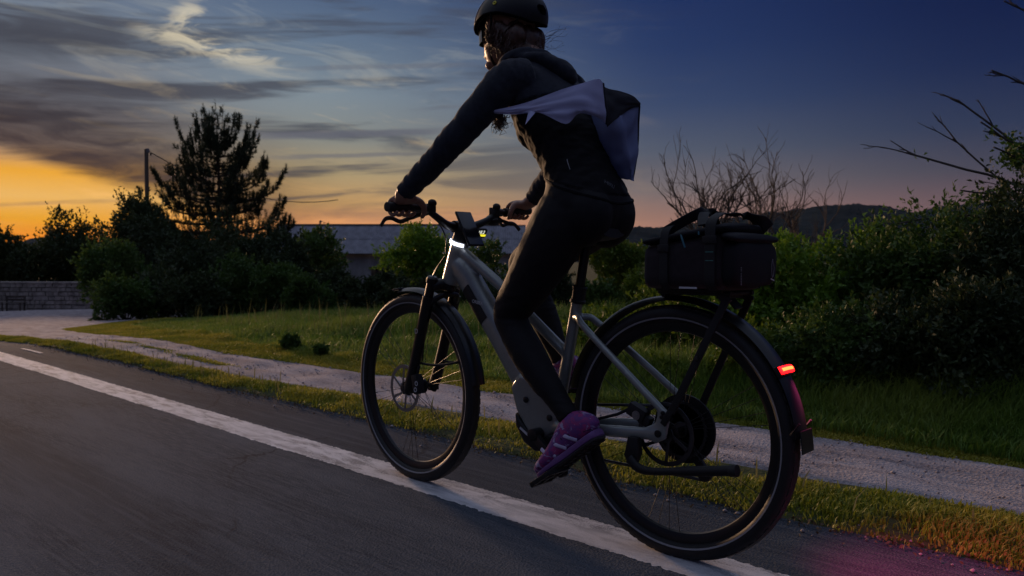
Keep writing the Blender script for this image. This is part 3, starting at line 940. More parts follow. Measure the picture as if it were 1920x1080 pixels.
def bare_tree(px, depth, w, top, label, limbs=5, seed=0, kids=(4, 6), lvl=2):
    base = spot(px, depth)
    h = height_at(top, depth) - base[2]
    root = empty('bare_tree', base, label, 'tree', 'bare trees behind the hedge')
    rx = w / 2 * depth / 1470.0
    tr = MB(); fork = base + np.array([0, 0, h * 0.36])
    pts = spline([base - np.array([0, 0, .1]), base + np.array([.03, .02, h * .2]), fork], 4)
    tr.tube(pts, np.linspace(0.045, 0.034, len(pts)), 8)
    tr.build('trunk', M_TWIG, root)
    br = MB()
    for k in range(limbs):
        f = (k + 0.5) / limbs * 2 - 1
        tgt = fork + RGT * rx * f * rng.uniform(.8, 1.1) + np.array([FWD[0], FWD[1], 0]) * rx * rng.uniform(-.5, .5) + np.array([0, 0, h * (0.62 - 0.22 * abs(f)) * rng.uniform(.8, 1.0)])
        s = base + (fork - base) * rng.uniform(0.7, 1.0)
        L = np.linalg.norm(tgt - s)
        grow(br, s, tgt - s, L * 0.88, 0.021, lvl, up=0.26, spread=0.70, kids=kids, wig=0.16, segs=7, kl=(.30, .58))
    br.build('branch', M_TWIG, root)
    return root


# ------------------------------------------------------------------ pine
def pine(px, depth, top, halfw, label):
    base = spot(px, depth)
    H = height_at(top, depth) - base[2]
    root = empty('pine_tree', base, label, 'tree')
    tr = MB()
    zz = np.linspace(-0.1, H * 0.985, 14)
    pts = base + np.stack([0.06 * np.sin(zz * .7), 0.05 * np.cos(zz * .5), zz], 1)
    tr.tube(pts, np.linspace(0.17, 0.018, 14), 10)
    tips = []
    hw = halfw * depth / 1470.0
    fs = []
    f0 = 0.17
    while f0 < .97:
        fs.append(f0); f0 += rng.uniform(.040, .058) * (1.15 - .5 * f0)
    for f in fs:
        g_ = (f - 0.17) / 0.83
        prof = np.interp(g_, [0, .12, .26, .45, .64, .79, .9, 1.0], [0.85, 1.02, .94, .80, .58, .50, .30, .16]) * hw
        nb_ = int(rng.integers(5, 8))
        a0 = rng.uniform(0, 6.28)
        for k in range(nb_):
            z = f * H + rng.normal(0, .07)
            a = a0 + 6.283 * k / nb_ + rng.normal(0, .2)
            L = prof * rng.uniform(0.50, 1.18)
            o = np.array([math.cos(a), math.sin(a), 0])
            p0 = base + np.array([0, 0, z])
            rise = np.interp(g_, [0, .5, .85, 1], [0.04, 0.22, .75, 1.4]) * L
            q = spline([p0, p0 + o * L * .45 + np.array([0, 0, rise * .15 - .03 * L]), p0 + o * L * .8 + np.array([0, 0, rise * .55]), p0 + o * L + np.array([0, 0, rise + 0.16 * L + .12])], 5)
            tr.tube(q, np.linspace(max(.014, .020 * L + .006), .008, len(q)), 5)
            nt = max(6, int(L * 14))
            for j in range(nt):
                t = rng.uniform(0.10, 1.0) ** 0.75
                i = min(len(q) - 2, int(t * (len(q) - 1)))
                s = q[i] + (q[i + 1] - q[i]) * (t * (len(q) - 1) - i)
                sd = np.cross(o, [0, 0, 1.0]) * rng.choice([-1, 1])
                tl = (0.24 + 0.26 * L * (1 - t * .75)) * rng.uniform(.6, 1.15)
                m1 = s + (o * .45 + sd * rng.uniform(.2, .9)) * tl * .62 + np.array([0, 0, tl * .08])
                e = m1 + (o * .2 + sd * rng.uniform(-.1, .3)) * tl * .3 + np.array([0, 0, tl * rng.uniform(.35, .75)])
                tips.append((s + (m1 - s) * .4, m1)); tips.append((m1, e))
            tips.append((q[-4], q[-1] + np.array([0, 0, .20])))
    trunk = tr.build('trunk', M_BARK, root)
    # needle tufts along the twigs
    S = np.array([t[0] for t in tips]); E_ = np.array([t[1] for t in tips])
    per = 20
    n = len(S) * per
    u = np.tile(np.linspace(0.25, 1.05, per), len(S)) + rng.uniform(-.03, .03, n)
    s = np.repeat(S, per, 0); e = np.repeat(E_, per, 0)
    P = s + (e - s) * u[:, None]
    ax = unit(e - s)
    dv = unit(ax * 0.75 + rand_dirs(n) * 0.95 + np.array([0, 0, .25]))
    L = rng.uniform(.10, .20, n)[:, None]
    sd = unit(np.cross(dv, rand_dirs(n))) * 0.015
    V = np.stack([P - sd, P + sd, P + dv * L], 1).reshape(-1, 3)
    me = raw_mesh('crown', V - base, tris=np.arange(n * 3).reshape(-1, 3))
    tint_attr(me, rng.uniform(0, 1, n))
    link('crown', me, root, [M_NEEDLE])
    return root


pine(410, 38, 243, 146, 'tall dark pine with upturned tufts standing against the sunset')

# ------------------------------------------------------------------ left background: trees, shrubs
tree('leafy_tree', 125, 47, 108, 397, 0.10, 'round dark tree behind the stone wall, below the glow', 'tree', M_LEAF_DARK, 12000)
tree('leafy_tree', -8, 46, 80, 428, 0.12, 'dark tree cut by the left picture edge behind the wall', 'tree', M_LEAF_DARK, 10000)
shrub('low_shrub', 50, 45, 78, 462, 'low dark shrub between two trees behind the stone wall', 'shrub', M_LEAF_DARK, 4500)
tree('leafy_tree', 240, 34, 128, 368, 0.05, 'dark leafy tree at the foot of the utility pole', 'tree', M_LEAF_DARK, 17000)
shrub('tall_shrub', 215, 27, 120, 455, 'dark shrub at the right end of the stone wall', 'shrub', M_LEAF_MID, 10000)
shrub('tall_shrub', 305, 30, 170, 408, 'broad dark shrub under the left branches of the pine', 'shrub', M_LEAF_DARK, 13000)
shrub('tall_shrub', 420, 31, 200, 418, 'broad dark shrub around the pine trunk', 'shrub', M_LEAF_DARK, 13000)
shrub('tall_shrub', 520, 33, 130, 424, 'dark shrub beside the left end of the barn roof', 'shrub', M_LEAF_DARK, 9000)
shrub('low_shrub', 300, 22, 150, 505, 'low dark shrub at the meadow edge left of the pine', 'shrub', M_LEAF_DARK, 9000)
shrub('low_shrub', 440, 21, 130, 482, 'fresh green shrub at the meadow edge below the pine', 'shrub', M_LEAF_MID, 11000)
shrub('low_shrub', 530, 20.5, 120, 498, 'mid green shrub in front of the barn roof end', 'shrub', M_LEAF_MID, 10000)
shrub('low_shrub', 625, 21, 130, 510, 'dark green shrub below the middle of the barn', 'shrub', M_LEAF_DARK, 10000)
shrub('low_shrub', 715, 22, 120, 512, 'dark green shrub below the pale barn wall', 'shrub', M_LEAF_DARK, 10000)
tree('small_tree', 598, 46, 72, 428, 0.25, 'small bushy tree rising in front of the barn roof', 'tree', M_LEAF_MID, 6000)
tree('small_tree', 790, 30, 110, 424, 0.12, 'green tree behind the handlebar, over the barn roof', 'tree', M_LEAF_FRESH, 11000)
tree('small_tree', 905, 31, 88, 455, 0.12, 'green tree between phone and rider, before the barn', 'tree', M_LEAF_MID, 8000)
shrub('low_shrub', 810, 19, 130, 520, 'dark shrub behind the front fork crown', 'shrub', M_LEAF_DARK, 9000)
shrub('low_shrub', 900, 18, 120, 530, 'dark shrub behind the down tube', 'shrub', M_LEAF_DARK, 9000)
tree('small_tree', 1150, 26, 110, 430, 0.12, 'olive green tree between the saddle and the bag', 'tree', M_LEAF_OLIVE, 11000)
shrub('low_shrub', 1030, 17, 120, 510, 'dark shrub behind the seat post', 'shrub', M_LEAF_DARK, 9000)
shrub('low_shrub', 1130, 14, 120, 530, 'dark green shrub behind the rear mudguard front', 'shrub', M_LEAF_MID, 9000)
shrub('low_shrub', 1215, 13, 120, 500, 'mid green shrub under the front end of the bag', 'shrub', M_LEAF_OLIVE, 9000)
shrub('tall_shrub', 365, 25, 170, 455, 'tall dark shrub in front of the pine trunk', 'shrub', M_LEAF_DARK, 12000)
shrub('tall_shrub', 480, 26, 150, 448, 'tall mid green shrub right of the pine trunk', 'shrub', M_LEAF_DARK, 11000)
shrub('low_shrub', 235, 20.5, 120, 520, 'low shrub where the gravel path turns to the wall', 'shrub', M_LEAF_MID, 8000)
shrub('low_shrub', 370, 20, 130, 515, 'dark low shrub before the pine at the meadow edge', 'shrub', M_LEAF_DARK, 9000)
shrub('low_shrub', 580, 19, 110, 520, 'low mid green shrub at the far end of the meadow', 'shrub', M_LEAF_MID, 8000)
shrub('low_shrub', 670, 18, 120, 525, 'low dark shrub left of the front wheel top', 'shrub', M_LEAF_DARK, 9000)
shrub('low_shrub', 760, 17, 110, 530, 'low dark shrub behind the front mudguard tip', 'shrub', M_LEAF_DARK, 8000)
shrub('low_shrub', 965, 15, 120, 535, 'dark shrub behind the rider knee', 'shrub', M_LEAF_DARK, 8000)
# two dark weed clumps in the meadow
shrub('weed_clump', 548, 7.2, 44, 628, 'dark round weed clump standing in the meadow grass', 'weeds', M_LEAF_MID, 2200, 0.030, 12)
shrub('weed_clump', 603, 6.7, 34, 648, 'smaller weed clump in the grass nearer the gravel path', 'weeds', M_LEAF_MID, 1200, 0.028, 9)

# ------------------------------------------------------------------ right hedge beside the path
HG = 'hedge bushes along the gravel path'
for px, dp, w, top, lab, mt_, n_ in (
        (1135, 6.4, 200, 585, 'low olive bush between seat tube and rear wheel', M_LEAF_OLIVE, 9000),
        (1240, 6.0, 240, 540, 'olive bush seen through the upper front of the rear wheel', M_LEAF_OLIVE, 13000),
        (1350, 5.7, 250, 505, 'olive bush seen through the rear wheel behind the rack leg', M_LEAF_OLIVE, 15000),
        (1462, 5.5, 230, 452, 'fresh green bush just right of the bag', M_LEAF_FRESH, 17000),
        (1575, 5.6, 230, 436, 'bright green bush topping the hedge below the ridge', M_LEAF_FRESH, 18000),
        (1690, 5.3, 240, 428, 'mid green bush in the middle of the hedge top', M_LEAF_MID, 18000),
        (1800, 4.9, 250, 385, 'dark green bush where the hedge starts to rise', M_LEAF_MID, 20000),
        (1915, 4.6, 250, 335, 'tall dark bush at the right picture edge', M_LEAF_DARK, 22000),
        (1290, 5.0, 210, 665, 'low bush at the hedge foot behind the rear hub', M_LEAF_OLIVE, 10000),
        (1430, 4.7, 230, 610, 'low bush at the hedge foot inside the rear wheel rim', M_LEAF_OLIVE, 13000),
        (1570, 4.45, 240, 575, 'low dark bush beside the tail light', M_LEAF_MID, 15000),
        (1715, 4.2, 240, 560, 'low dark bush at the hedge foot near the gravel', M_LEAF_DARK, 16000),
        (1860, 4.0, 250, 530, 'low dark bush at the foot of the right picture edge', M_LEAF_DARK, 16000)):
    shrub('hedge_bush', px, dp, w, top, lab, 'hedge bush', mt_, n_, max(0.034, dp * 0.0075), 24, group=HG)
# rank grass along the hedge foot
n = 60000
x = -2.4 + 4.6 * rng.uniform(0, 1, n)
y = path_far(x) - 0.05 - 0.75 * rng.uniform(0, 1, n) ** 0.8
me = grass_mesh('hedge_foot_grass', np.stack([x, y, terrain(x, y)], 1), rng.uniform(.03, .12, n) + 0.42 * np.clip((path_far(x) - 0.15 - y), 0, 0.6) * rng.uniform(.3, 1.2, n), 0.8, 0.0032)
tag(link('hedge_foot_grass', me, None, [M_GRASS_M]), 'rank dark grass along the foot of the hedge', 'grass', kind='stuff')

bare_tree(1330, 15, 150, 268, 'bare twiggy tree rising behind the bag', 12)
bare_tree(1425, 16, 110, 278, 'second bare tree right of the bag handle', 9)
bare_tree(1500, 17, 120, 335, 'smaller bare tree against the ridge crest', 7)
bare_tree(1240, 14, 70, 372, 'bare sapling with curled twigs left of the bag', 2, kids=(2, 3), lvl=1)

# roadside tree whose trunk stands right of the picture; its limbs reach in
def roadside_tree():
    base = spot(2010, 5.6)
    root = empty('roadside_tree', base, 'half bare tree reaching in from the right picture edge', 'tree')
    tr = MB()
    top = base + np.array([0, 0, 3.2])
    pts = spline([base - np.array([0, 0, .1]), base + np.array([0.05, 0, 1.2]), top], 5)
    tr.tube(pts, np.linspace(.09, .05, len(pts)), 9)
    tr.build('trunk', M_BARK, root)
    P0 = []; D0 = []
    for (x0, y0), (x1, y1), dp, leafy, r in (((1990, 385), (1690, 265), 5.4, 1, .012), ((1990, 340), (1800, 180), 5.3, 0, .011), ((1985, 190), (1850, 105), 5.5, 0, .010),
                                              ((1985, 60), (1880, 8), 5.5, 0, .010), ((1990, 330), (1815, 245), 5.2, 1, .010), ((1990, 400), (1690, 378), 5.1, 1, .011), ((1990, 420), (1760, 300), 5.7, 0, .010), ((2000, 350), (1850, 285), 5.0, 1, .010), ((2000, 380), (1800, 345), 5.0, 1, .010)):
        a = spot(x0, dp + .1); a[2] = height_at(y0, dp + .1)
        b = spot(x1, dp); b[2] = height_at(y1, dp)
        tips = []
        br = MB()
        grow(br, a, b - a, np.linalg.norm(b - a) * .98, r, 2, up=0.02, spread=0.40, kids=(2, 4), tips=tips, wig=.05, segs=8, kl=(.14, .30))
        br.build('branch', M_TWIG, root)
        if leafy:
            T = np.vstack(tips)
            T = T[rng.integers(0, len(T), 1500)] + rng.normal(0, .035, (1500, 3))
            u_ = np.linalg.norm(T - a, axis=1) / np.linalg.norm(b - a)
            T = T[rng.uniform(0, 1, 1500) < np.interp(u_, [0, .45, .62, 1.0], [1, .8, .10, .04 if y1 > 300 else .0])]
            P0.append(T)
    P0 = np.vstack(P0)
    link('foliage', leaves_mesh('foliage', P0 - base, .040, .024), root, [M_LEAF_MID])


roadside_tree()

# ------------------------------------------------------------------ utility poles
M_POLE = mat('weathered_pole_timber', (0.12, 0.095, 0.075), 0.9, var=(5, .3, (1, 1, .2)))
M_STEEL = mat('galvanised_steel', (0.22, 0.22, 0.23), 0.5, 0.7)
M_WIRE = mat('black_wire', (0.02, 0.02, 0.022), 0.6)


def utility_pole(px, depth, top, label, arm=True):
    b = spot(px, depth); z1 = height_at(top, depth)
    root = empty('utility_pole', b, label, 'utility pole')
    p = MB(); p.tube([b - [0, 0, .2], [b[0], b[1], z1]], [.115, .085], 12); p.build('pole', M_POLE, root)
    k = depth / 1470.0
    br = MB(); a0 = np.array([b[0], b[1], z1 - .05]) + RGT * .06
    br.tube([a0, a0 + RGT * 5 * k + np.array([0, 0, -.05])], .03, 8); br.box(a0 + [0, 0, -.02], (.12, .12, .2)); br.build('bracket', M_STEEL, root)
    a1 = a0 + RGT * 6 * k + np.array([0, 0, -.1])
    ins = MB(); ins.lathe([(0.0, 0), (.05, .01), (.03, .05), (.05, .08), (.02, .14), (0, .15)], a1, (0, 0, -1), 10); ins.build('insulator', M_WIRE, root)
    w = MB()
    e = a1 + RGT * 46 * k * 6 + np.array([0, 0, -27 * k * 1.9]) + FWD * 8
    pts = np.array([a1 + (e - a1) * t + np.array([0, 0, -1.6 * t * (1 - t) * 2.2]) for t in np.linspace(0, 1, 14)])
    w.tube(pts, .022, 6); w.build('wire', M_WIRE, root)
    return root


utility_pole(278, 36, 281, 'tall grey utility pole beside the pine')
utility_pole(601, 78, 414, 'short distant utility pole above the barn ridge')

# ------------------------------------------------------------------ barn
M_FIBRE = mat('weathered_corrugated_sheet', (0.27, 0.27, 0.30), 0.85, spec=.25, var=(1.6, .28, (1, 1, 1)))
M_RENDER = mat('stained_pale_render', (0.34, 0.32, 0.31), 0.95, spec=.1, var=(1.1, .35, (1, 1, .5)), bump=(9, .5, .02))
M_TIMBER = mat('dark_old_timber', (0.07, 0.055, 0.045), 0.9, var=(4, .35, (1, 1, .2)))
M_DARK_IN = mat('dark_barn_interior', (0.03, 0.028, 0.027), 1.0, spec=0.05)


def barn():
    D0 = 58.0
    c = spot(735, D0)
    ux = RGT.copy(); uy = np.array([math.cos(CAM_YAW), -math.sin(CAM_YAW), 0]); uz = np.array([0, 0, 1.0])
    k = D0 / 1470.0
    root = empty('barn', c, 'long low barn with corrugated grey roof behind the shrubs', 'barn')
    x0, x1 = (490 - 735) * k, (966 - 735) * k
    eave = height_at(476, D0) ; run = 4.2
    ridge = height_at(424, D0 + run)
    F = lambda a, b, z: c * [1, 1, 0] + ux * a + uy * b + uz * z
    w = MB()
    zb = c[2] - .3
    # front wall with a wide cart opening on the right
    ox0, ox1, oz = (693 - 735) * k, (765 - 735) * k, height_at(503, D0)
    def wallbox(a0, a1, z0, z1, b0=.5, b1=.8):
        V = [F(a, b, z) for a in (a0, a1) for b in (b0, b1) for z in (z0, z1)]
        w.add(V, [(0, 1, 3, 2), (4, 6, 7, 5), (0, 4, 5, 1), (2, 3, 7, 6), (0, 2, 6, 4), (1, 5, 7, 3)])
    wallbox(x0 + .4, ox0, zb, eave - .02); wallbox(ox0, ox1, oz, eave - .02); wallbox(ox1, x1 - .4, zb, eave - .02)
    wallbox(x0 + .4, x1 - .4, zb, eave + .5, 7.4, 7.7)
    wallbox(x0 + .4, x0 + .7, zb, eave - .02, .8, 7.4); wallbox(x1 - .7, x1 - .4, zb, eave - .02, .8, 7.4)
    wall = w.build('wall', M_RENDER, root)
    for px_ in (704, 724, 745):
        a = (px_ - 735) * k
        p = MB(); p.bar(F(a, .62, zb), F(a, .62, oz + .02), .16, .16, ux); p.build('post', M_TIMBER, root)
    bm_ = MB(); bm_.bar(F(ox0 - .1, .44, oz + .02), F(ox1 + .1, .44, oz + .02), .14, .16); bm_.build('lintel', M_TIMBER, root)
    rl = MB(); rl.bar(F(ox0, .55, zb + 1.15), F(ox1, .55, zb + 1.15), .06, .1); rl.build('rail', M_TIMBER, root)
    b2 = MB()
    V = [F(x0 + .3, 4.2 + .05, ridge - .12), F(x1 - .3, 4.2 + .05, ridge - .12)]
    b2.tube(V, .09, 6); ridge_part = b2.build('ridge_beam', M_TIMBER, root)
    # roof: two rows of corrugated sheets per slope, each sheet its own piece
    rf = MB()
    for s in (0, 1):
        for t in np.linspace(0.04, .96, 5):
            b_ = t * run if s == 0 else 8.4 - t * run
            z_ = eave + (ridge - eave) * t - .10
            rf.bar(F(x0, b_, z_), F(x1, b_, z_), .08, .08)
    roof = rf.build('roof', M_TIMBER, root)
    slope = np.array([run, ridge - eave]); SL = np.linalg.norm(slope); sv = slope / SL
    W = 0.98; waves = 7; nx = waves * 6 + 1
    rowlen = SL * .53
    xsu = np.linspace(0, W * 1.03, nx)
    gg = np.zeros((2, nx, 3))
    for i, l in enumerate((0, rowlen)):
        gg[i, :, 0] = xsu; gg[i, :, 1] = l; gg[i, :, 2] = 0.044 * np.sin(xsu / W * waves * 2 * np.pi)
    sm = MB(); sm.sheet(gg); me_sheet = sm.mesh('roof_sheet', solid=.006); smooth(me_sheet, 50); me_sheet.materials.append(M_FIBRE)
    ncol = int((x1 - x0) / W)
    for s in (0, 1):
        fy = uy if s == 0 else -uy
        yv = fy * sv[0] + uz * sv[1]
        for row in (0, 1):
            for cidx in range(ncol + 1):
                if s == 1 and row == 0:
                    continue
                a = x0 + cidx * W
                st = SL * .49 * row
                org = F(a if s == 0 else a, 0 if s == 0 else 8.4, eave) + yv * st + np.array([0, 0, .02 + .02 * row + rng.normal(0, .006)])
                zv = np.cross(ux, yv)
                if zv[2] < 0: zv = -zv
                ja = rng.normal(0, .004)
                xv = unit(ux + zv * ja)
                o = bpy.data.objects.new('roof_sheet', me_sheet); COL.objects.link(o); o.parent = roof
                o.matrix_local = Matrix(((xv[0], yv[0], zv[0], org[0] - c[0]), (xv[1], yv[1], zv[1], org[1] - c[1]), (xv[2], yv[2], zv[2], org[2] - c[2]), (0, 0, 0, 1)))
    rc = MB(); rc.tube([F(x0, 4.2, ridge + .06), F(x1, 4.2, ridge + .06)], .11, 8); rc.build('ridge_cap', M_TIMBER, root)
    # gable infill
    for a in (x0 + .55, x1 - .55):
        gb = MB(); V = [F(a + e, b, z) for e in (-.14, .14) for b, z in ((.5, eave), (7.7, eave), (4.2, ridge - .2))]
        gb.add(V, [(0, 1, 2), (5, 4, 3), (0, 3, 4, 1), (1, 4, 5, 2), (2, 5, 3, 0)]); gb.build('gable', M_RENDER, root)
    return root


barn()
shrub('ivy_bush', 585, 56, 215, 476, 'dark ivy covering the left stretch of barn wall', 'shrub', M_LEAF_DARK, 15000, .20, 30, deep=1.2)

# ------------------------------------------------------------------ stone wall and bench
M_STONE = mat('grey_brown_field_stone', (0.30, 0.26, 0.23), 0.95, spec=.1, var=(2.2, .5), bump=(14, .8, .02))
M_MORTAR = mat('dark_wall_core', (0.09, 0.08, 0.07), 1.0, spec=.05)


def stone_wall(pxa, pxb, depth, top, label, seed, courses=8):
    a = spot(pxa, depth); b = spot(pxb, depth - 1.0)
    zb = min(a[2], b[2]) - .25
    zt = height_at(top, depth)
    root = empty('stone_wall', a, label, 'wall')
    t = unit((b - a) * [1, 1, 0]); nrm = np.array([-t[1], t[0], 0]); L = np.linalg.norm((b - a)[:2])
    co = MB(); co.bar(np.array([a[0], a[1], (zb + zt) / 2 - .04]), np.array([b[0], b[1], (zb + zt) / 2 - .04]), .42, zt - zb - .1); co.build('core', M_MORTAR, root)
    st = MB()
    hh = (zt - zb) / courses
    for i in range(courses):
        s = rng.uniform(-.2, 0)
        while s < L:
            w = rng.uniform(.18, .46)
            h = hh * rng.uniform(.78, .96)
            c = a * [1, 1, 0] + t * (s + w / 2) + np.array([0, 0, zb + (i + .5) * hh]) + nrm * rng.normal(0, .015)
            V = np.array([[x, y, z] for x in (-1, 1) for y in (-1, 1) for z in (-1, 1)], float) * [w * .47, .27, h / 2] * rng.uniform(.88, 1.06, (8, 3))
            V = c + V[:, :1] * t + V[:, 1:2] * nrm + V[:, 2:] * [0, 0, 1]
            st.add(V, [(0, 1, 3, 2), (4, 6, 7, 5), (0, 4, 5, 1), (2, 3, 7, 6), (0, 2, 6, 4), (1, 5, 7, 3)])
            s += w
    o = st.build('stone', M_STONE, root, angle=30); o['kind'] = 'stuff'
    cp = MB()
    s = 0
    while s < L:
        w = rng.uniform(.5, .9)
        cp.box(a * [1, 1, 0] + t * (s + w / 2) + np.array([0, 0, zt + .03]), (w * .97, .62, .09), np.stack([t, nrm, [0, 0, 1]], 1)); s += w
    o = cp.build('coping', M_STONE, root, bevel=.012); o['kind'] = 'stuff'
    return root


stone_wall(-140, 196, 42, 530, 'long dry stone wall at the end of the gravel path', 1)
stone_wall(120, 190, 50, 512, 'short higher stone wall peeking over behind the long one', 2, 9)


def bench():
    c = spot(28, 39.5)
    root = empty('park_bench', c, 'small dark wooden bench against the stone wall', 'bench')
    t = RGT; f = -np.array([math.cos(CAM_YAW), -math.sin(CAM_YAW), 0])
    W = .62
    for i in range(3):
        m_ = MB(); p = c + f * (.08 + .13 * i) + np.array([0, 0, .44]); m_.bar(p - t * W, p + t * W, .11, .035); m_.build('seat_slat', M_TIMBER, root, bevel=.004)
    for i in range(2):
        m_ = MB(); p = c - f * (.02 + .03 * i) + np.array([0, 0, .58 + .14 * i]); m_.bar(p - t * W * .8, p + t * W * .8, .03, .1); m_.build('back_slat', M_TIMBER, root, bevel=.004)
    for s in (-1, 1):
        for b, h in ((0.02, .78), (.36, .43)):
            m_ = MB(); p = c + t * s * W * .72 + f * b; m_.bar(p - [0, 0, .05], p + np.array([0, 0, h]) - f * (.05 if h > .5 else 0), .06, .06, t); m_.build('leg', M_TIMBER, root)


bench()

# ================================================================== bicycle
M_FRAME = mat('satin_grey_green_frame_paint', (0.25, 0.268, 0.252), 0.36, 0.4, 0.5, var=(40, .06), coat=.25)
M_BLACK = mat('satin_black_metal', (0.008, 0.008, 0.009), 0.38, 0.2, 0.5)
M_MATTE = mat('matte_black_plastic', (0.007, 0.007, 0.008), 0.6, 0.0, 0.4, bump=(90, .15, .002))
M_RUBBER = mat('tyre_rubber', (0.010, 0.0095, 0.010), 0.6, 0.0, 0.45, var=(30, .2))
M_GUARD = mat('satin_dark_mudguard', (0.016, 0.017, 0.020), 0.30, 0.35, 0.5)
M_CHROME = mat('worn_bare_steel', (0.30, 0.30, 0.31), 0.35, 0.95)
M_DARKSTEEL = mat('dark_steel', (0.07, 0.07, 0.075), 0.4, 0.9)
M_SPOKE = mat('black_spoke_steel', (0.03, 0.03, 0.032), 0.4, 0.8)
M_REFLECT = mat('pale_reflective_stripe', (0.27, 0.27, 0.28), 0.45, 0.0)
M_PRINT = mat('pale_grey_print', (0.50, 0.50, 0.52), 0.6)
M_WHITE_LED = mat('white_daytime_light', (0.8, 0.8, 0.85), 0.4, emis=(0.80, 0.82, 1.0), estr=2.2)
M_RED_LED = mat('red_tail_light', (0.6, 0.02, 0.01), 0.4, emis=(1.0, 0.004, 0.006), estr=4.0)
M_RED_CORE = mat('tail_light_core', (0.9, 0.3, 0.05), 0.4, emis=(1.0, 0.06, 0.012), estr=6.5)
M_SCREEN = mat('lit_display_digits', (0.5, 0.5, 0.5), 0.4, emis=(.62, .64, .55), estr=.7)
M_SCREEN_Y = mat('lit_display_yellow_bar', (0.6, 0.55, 0.02), 0.4, emis=(.75, .66, .02), estr=.8)
M_GLASS_DARK = mat('black_phone_glass', (0.010, 0.011, 0.016), 0.12, 0.0, 0.5)

WB = 1.149          # wheelbase
RW = 0.36           # wheel radius with tyre
STEER = -0.05
bike = empty('bicycle', (0.55, 0, 0), 'grey-green electric bicycle ridden along the white edge line', 'bicycle')
AX_R = np.array([0, 0, RW]); AX_F = np.array([WB, 0, RW])


def wheel(name, c, steer, disc_r, rear):
    hub = empty(name, (0, 0, 0)); hub.parent = bike
    hub.location = tuple(c - np.array(bike.location)); hub.rotation_euler = (0, 0, steer)
    # children in wheel space: axle along y, centre at origin
    def put(mb, nm, m_, **kw):
        me = mb.mesh(nm, (0, 0, 0), kw.get('bevel', 0)); smooth(me, kw.get('angle', 35))
        return link(nm, me, hub, [m_])
    t = MB()
    th = np.linspace(-2.55, 2.55, 19)
    prof = [(RW - .026 + .026 * math.cos(a), .0265 * math.sin(a)) for a in th]
    prof = [(r + (.0010 if (i % 2 and 4 < i < 14) else 0), y) for i, (r, y) in enumerate(prof)]
    t.lathe(prof + [(.312, -.011), (.312, .011)], (0, 0, 0), (0, 1, 0), 96, closed=True)
    tyre = put(t, 'tyre', M_RUBBER, angle=60)
    k = MB()
    for i in range(72):
        a = 2 * math.pi * i / 72
        for s in (-1, 0, 1):
            aa = a + (.04 if s else 0)
            rr = RW - .0022 - (.0035 if s else 0)
            c_ = np.array([math.cos(aa) * rr, s * .0135, math.sin(aa) * rr])
            tt = np.array([-math.sin(aa), 0, math.cos(aa)]); rd = np.array([math.cos(aa), 0, math.sin(aa)])
            k.box(c_, (.022, .008, .004), np.stack([tt, [0, 1, 0], rd], 1))
    tk = k.mesh('tread'); tk.materials.append(M_RUBBER); o = bpy.data.objects.new('tread', tk); COL.objects.link(o); o.parent = tyre; o['kind'] = 'stuff'
    s = MB(); s.lathe([(.3222, .0252), (.3268, .0268), (.3268, .0256), (.3222, .0240)], (0, 0, 0), (0, 1, 0), 96, closed=True); s.lathe([(.3222, -.0252), (.3268, -.0268), (.3268, -.0256), (.3222, -.0240)], (0, 0, 0), (0, 1, 0), 96, closed=True)
    put(s, 'reflective_stripe', M_REFLECT)
    r = MB(); r.lathe([(.313, -.0135), (.313, .0135), (.300, .0130), (.287, .007), (.284, 0), (.287, -.007), (.300, -.0130)], (0, 0, 0), (0, 1, 0), 72, closed=True)
    rim = put(r, 'rim', M_BLACK)
    h = MB(); h.lathe([(.0, -.058), (.010, -.058), (.013, -.04), (.030, -.036), (.030, -.030), (.017, -.024), (.016, .024), (.030, .030), (.030, .036), (.014, .042), (.010, .058), (0, .058)], (0, 0, 0), (0, 1, 0), 24)
    put(h, 'hub', M_BLACK)
    sp = MB(); sp.tube([(0, 0, .028), (0, 0, .288)], .0009, 5); sme = sp.mesh('spoke'); sme.materials.append(M_SPOKE)
    for i in range(24):
        o = bpy.data.objects.new('spoke', sme); COL.objects.link(o); o.parent = hub
        side = 1 if i % 2 else -1
        a = 2 * math.pi * i / 24
        o.matrix_local = Matrix.Rotation(a, 4, 'Y') @ Matrix.Translation((0, side * .031, 0)) @ Matrix.Rotation(side * .105, 4, 'X') @ Matrix.Rotation(.32 if (i // 2) % 2 else -.32, 4, 'Y') @ Matrix.Translation((0.0, 0, 0))
    # brake disc on the left
    dsc = MB(); dsc.lathe([(disc_r, .0520), (disc_r, .0540), (disc_r - .013, .0540), (disc_r - .013, .0520)], (0, 0, 0), (0, 1, 0), 48, closed=True)
    for i in range(6):
        a = 2 * math.pi * i / 6
        p0 = np.array([math.cos(a) * .02, .053, math.sin(a) * .02]); p1 = np.array([math.cos(a + .5) * (disc_r - .010), .053, math.sin(a + .5) * (disc_r - .010)])
        dsc.bar(p0, p1, .009, .002, (0, 1, 0))
    dsc.lathe([(.0, .050), (.024, .050), (.024, .056), (.0, .056)], (0, 0, 0), (0, 1, 0), 24)
    put(dsc, 'brake_disc', M_CHROME if not rear else M_DARKSTEEL)
    return hub


wheel('front_wheel', AX_F, STEER, .090, False)
wheel('rear_wheel', AX_R, 0.0, .090, True)

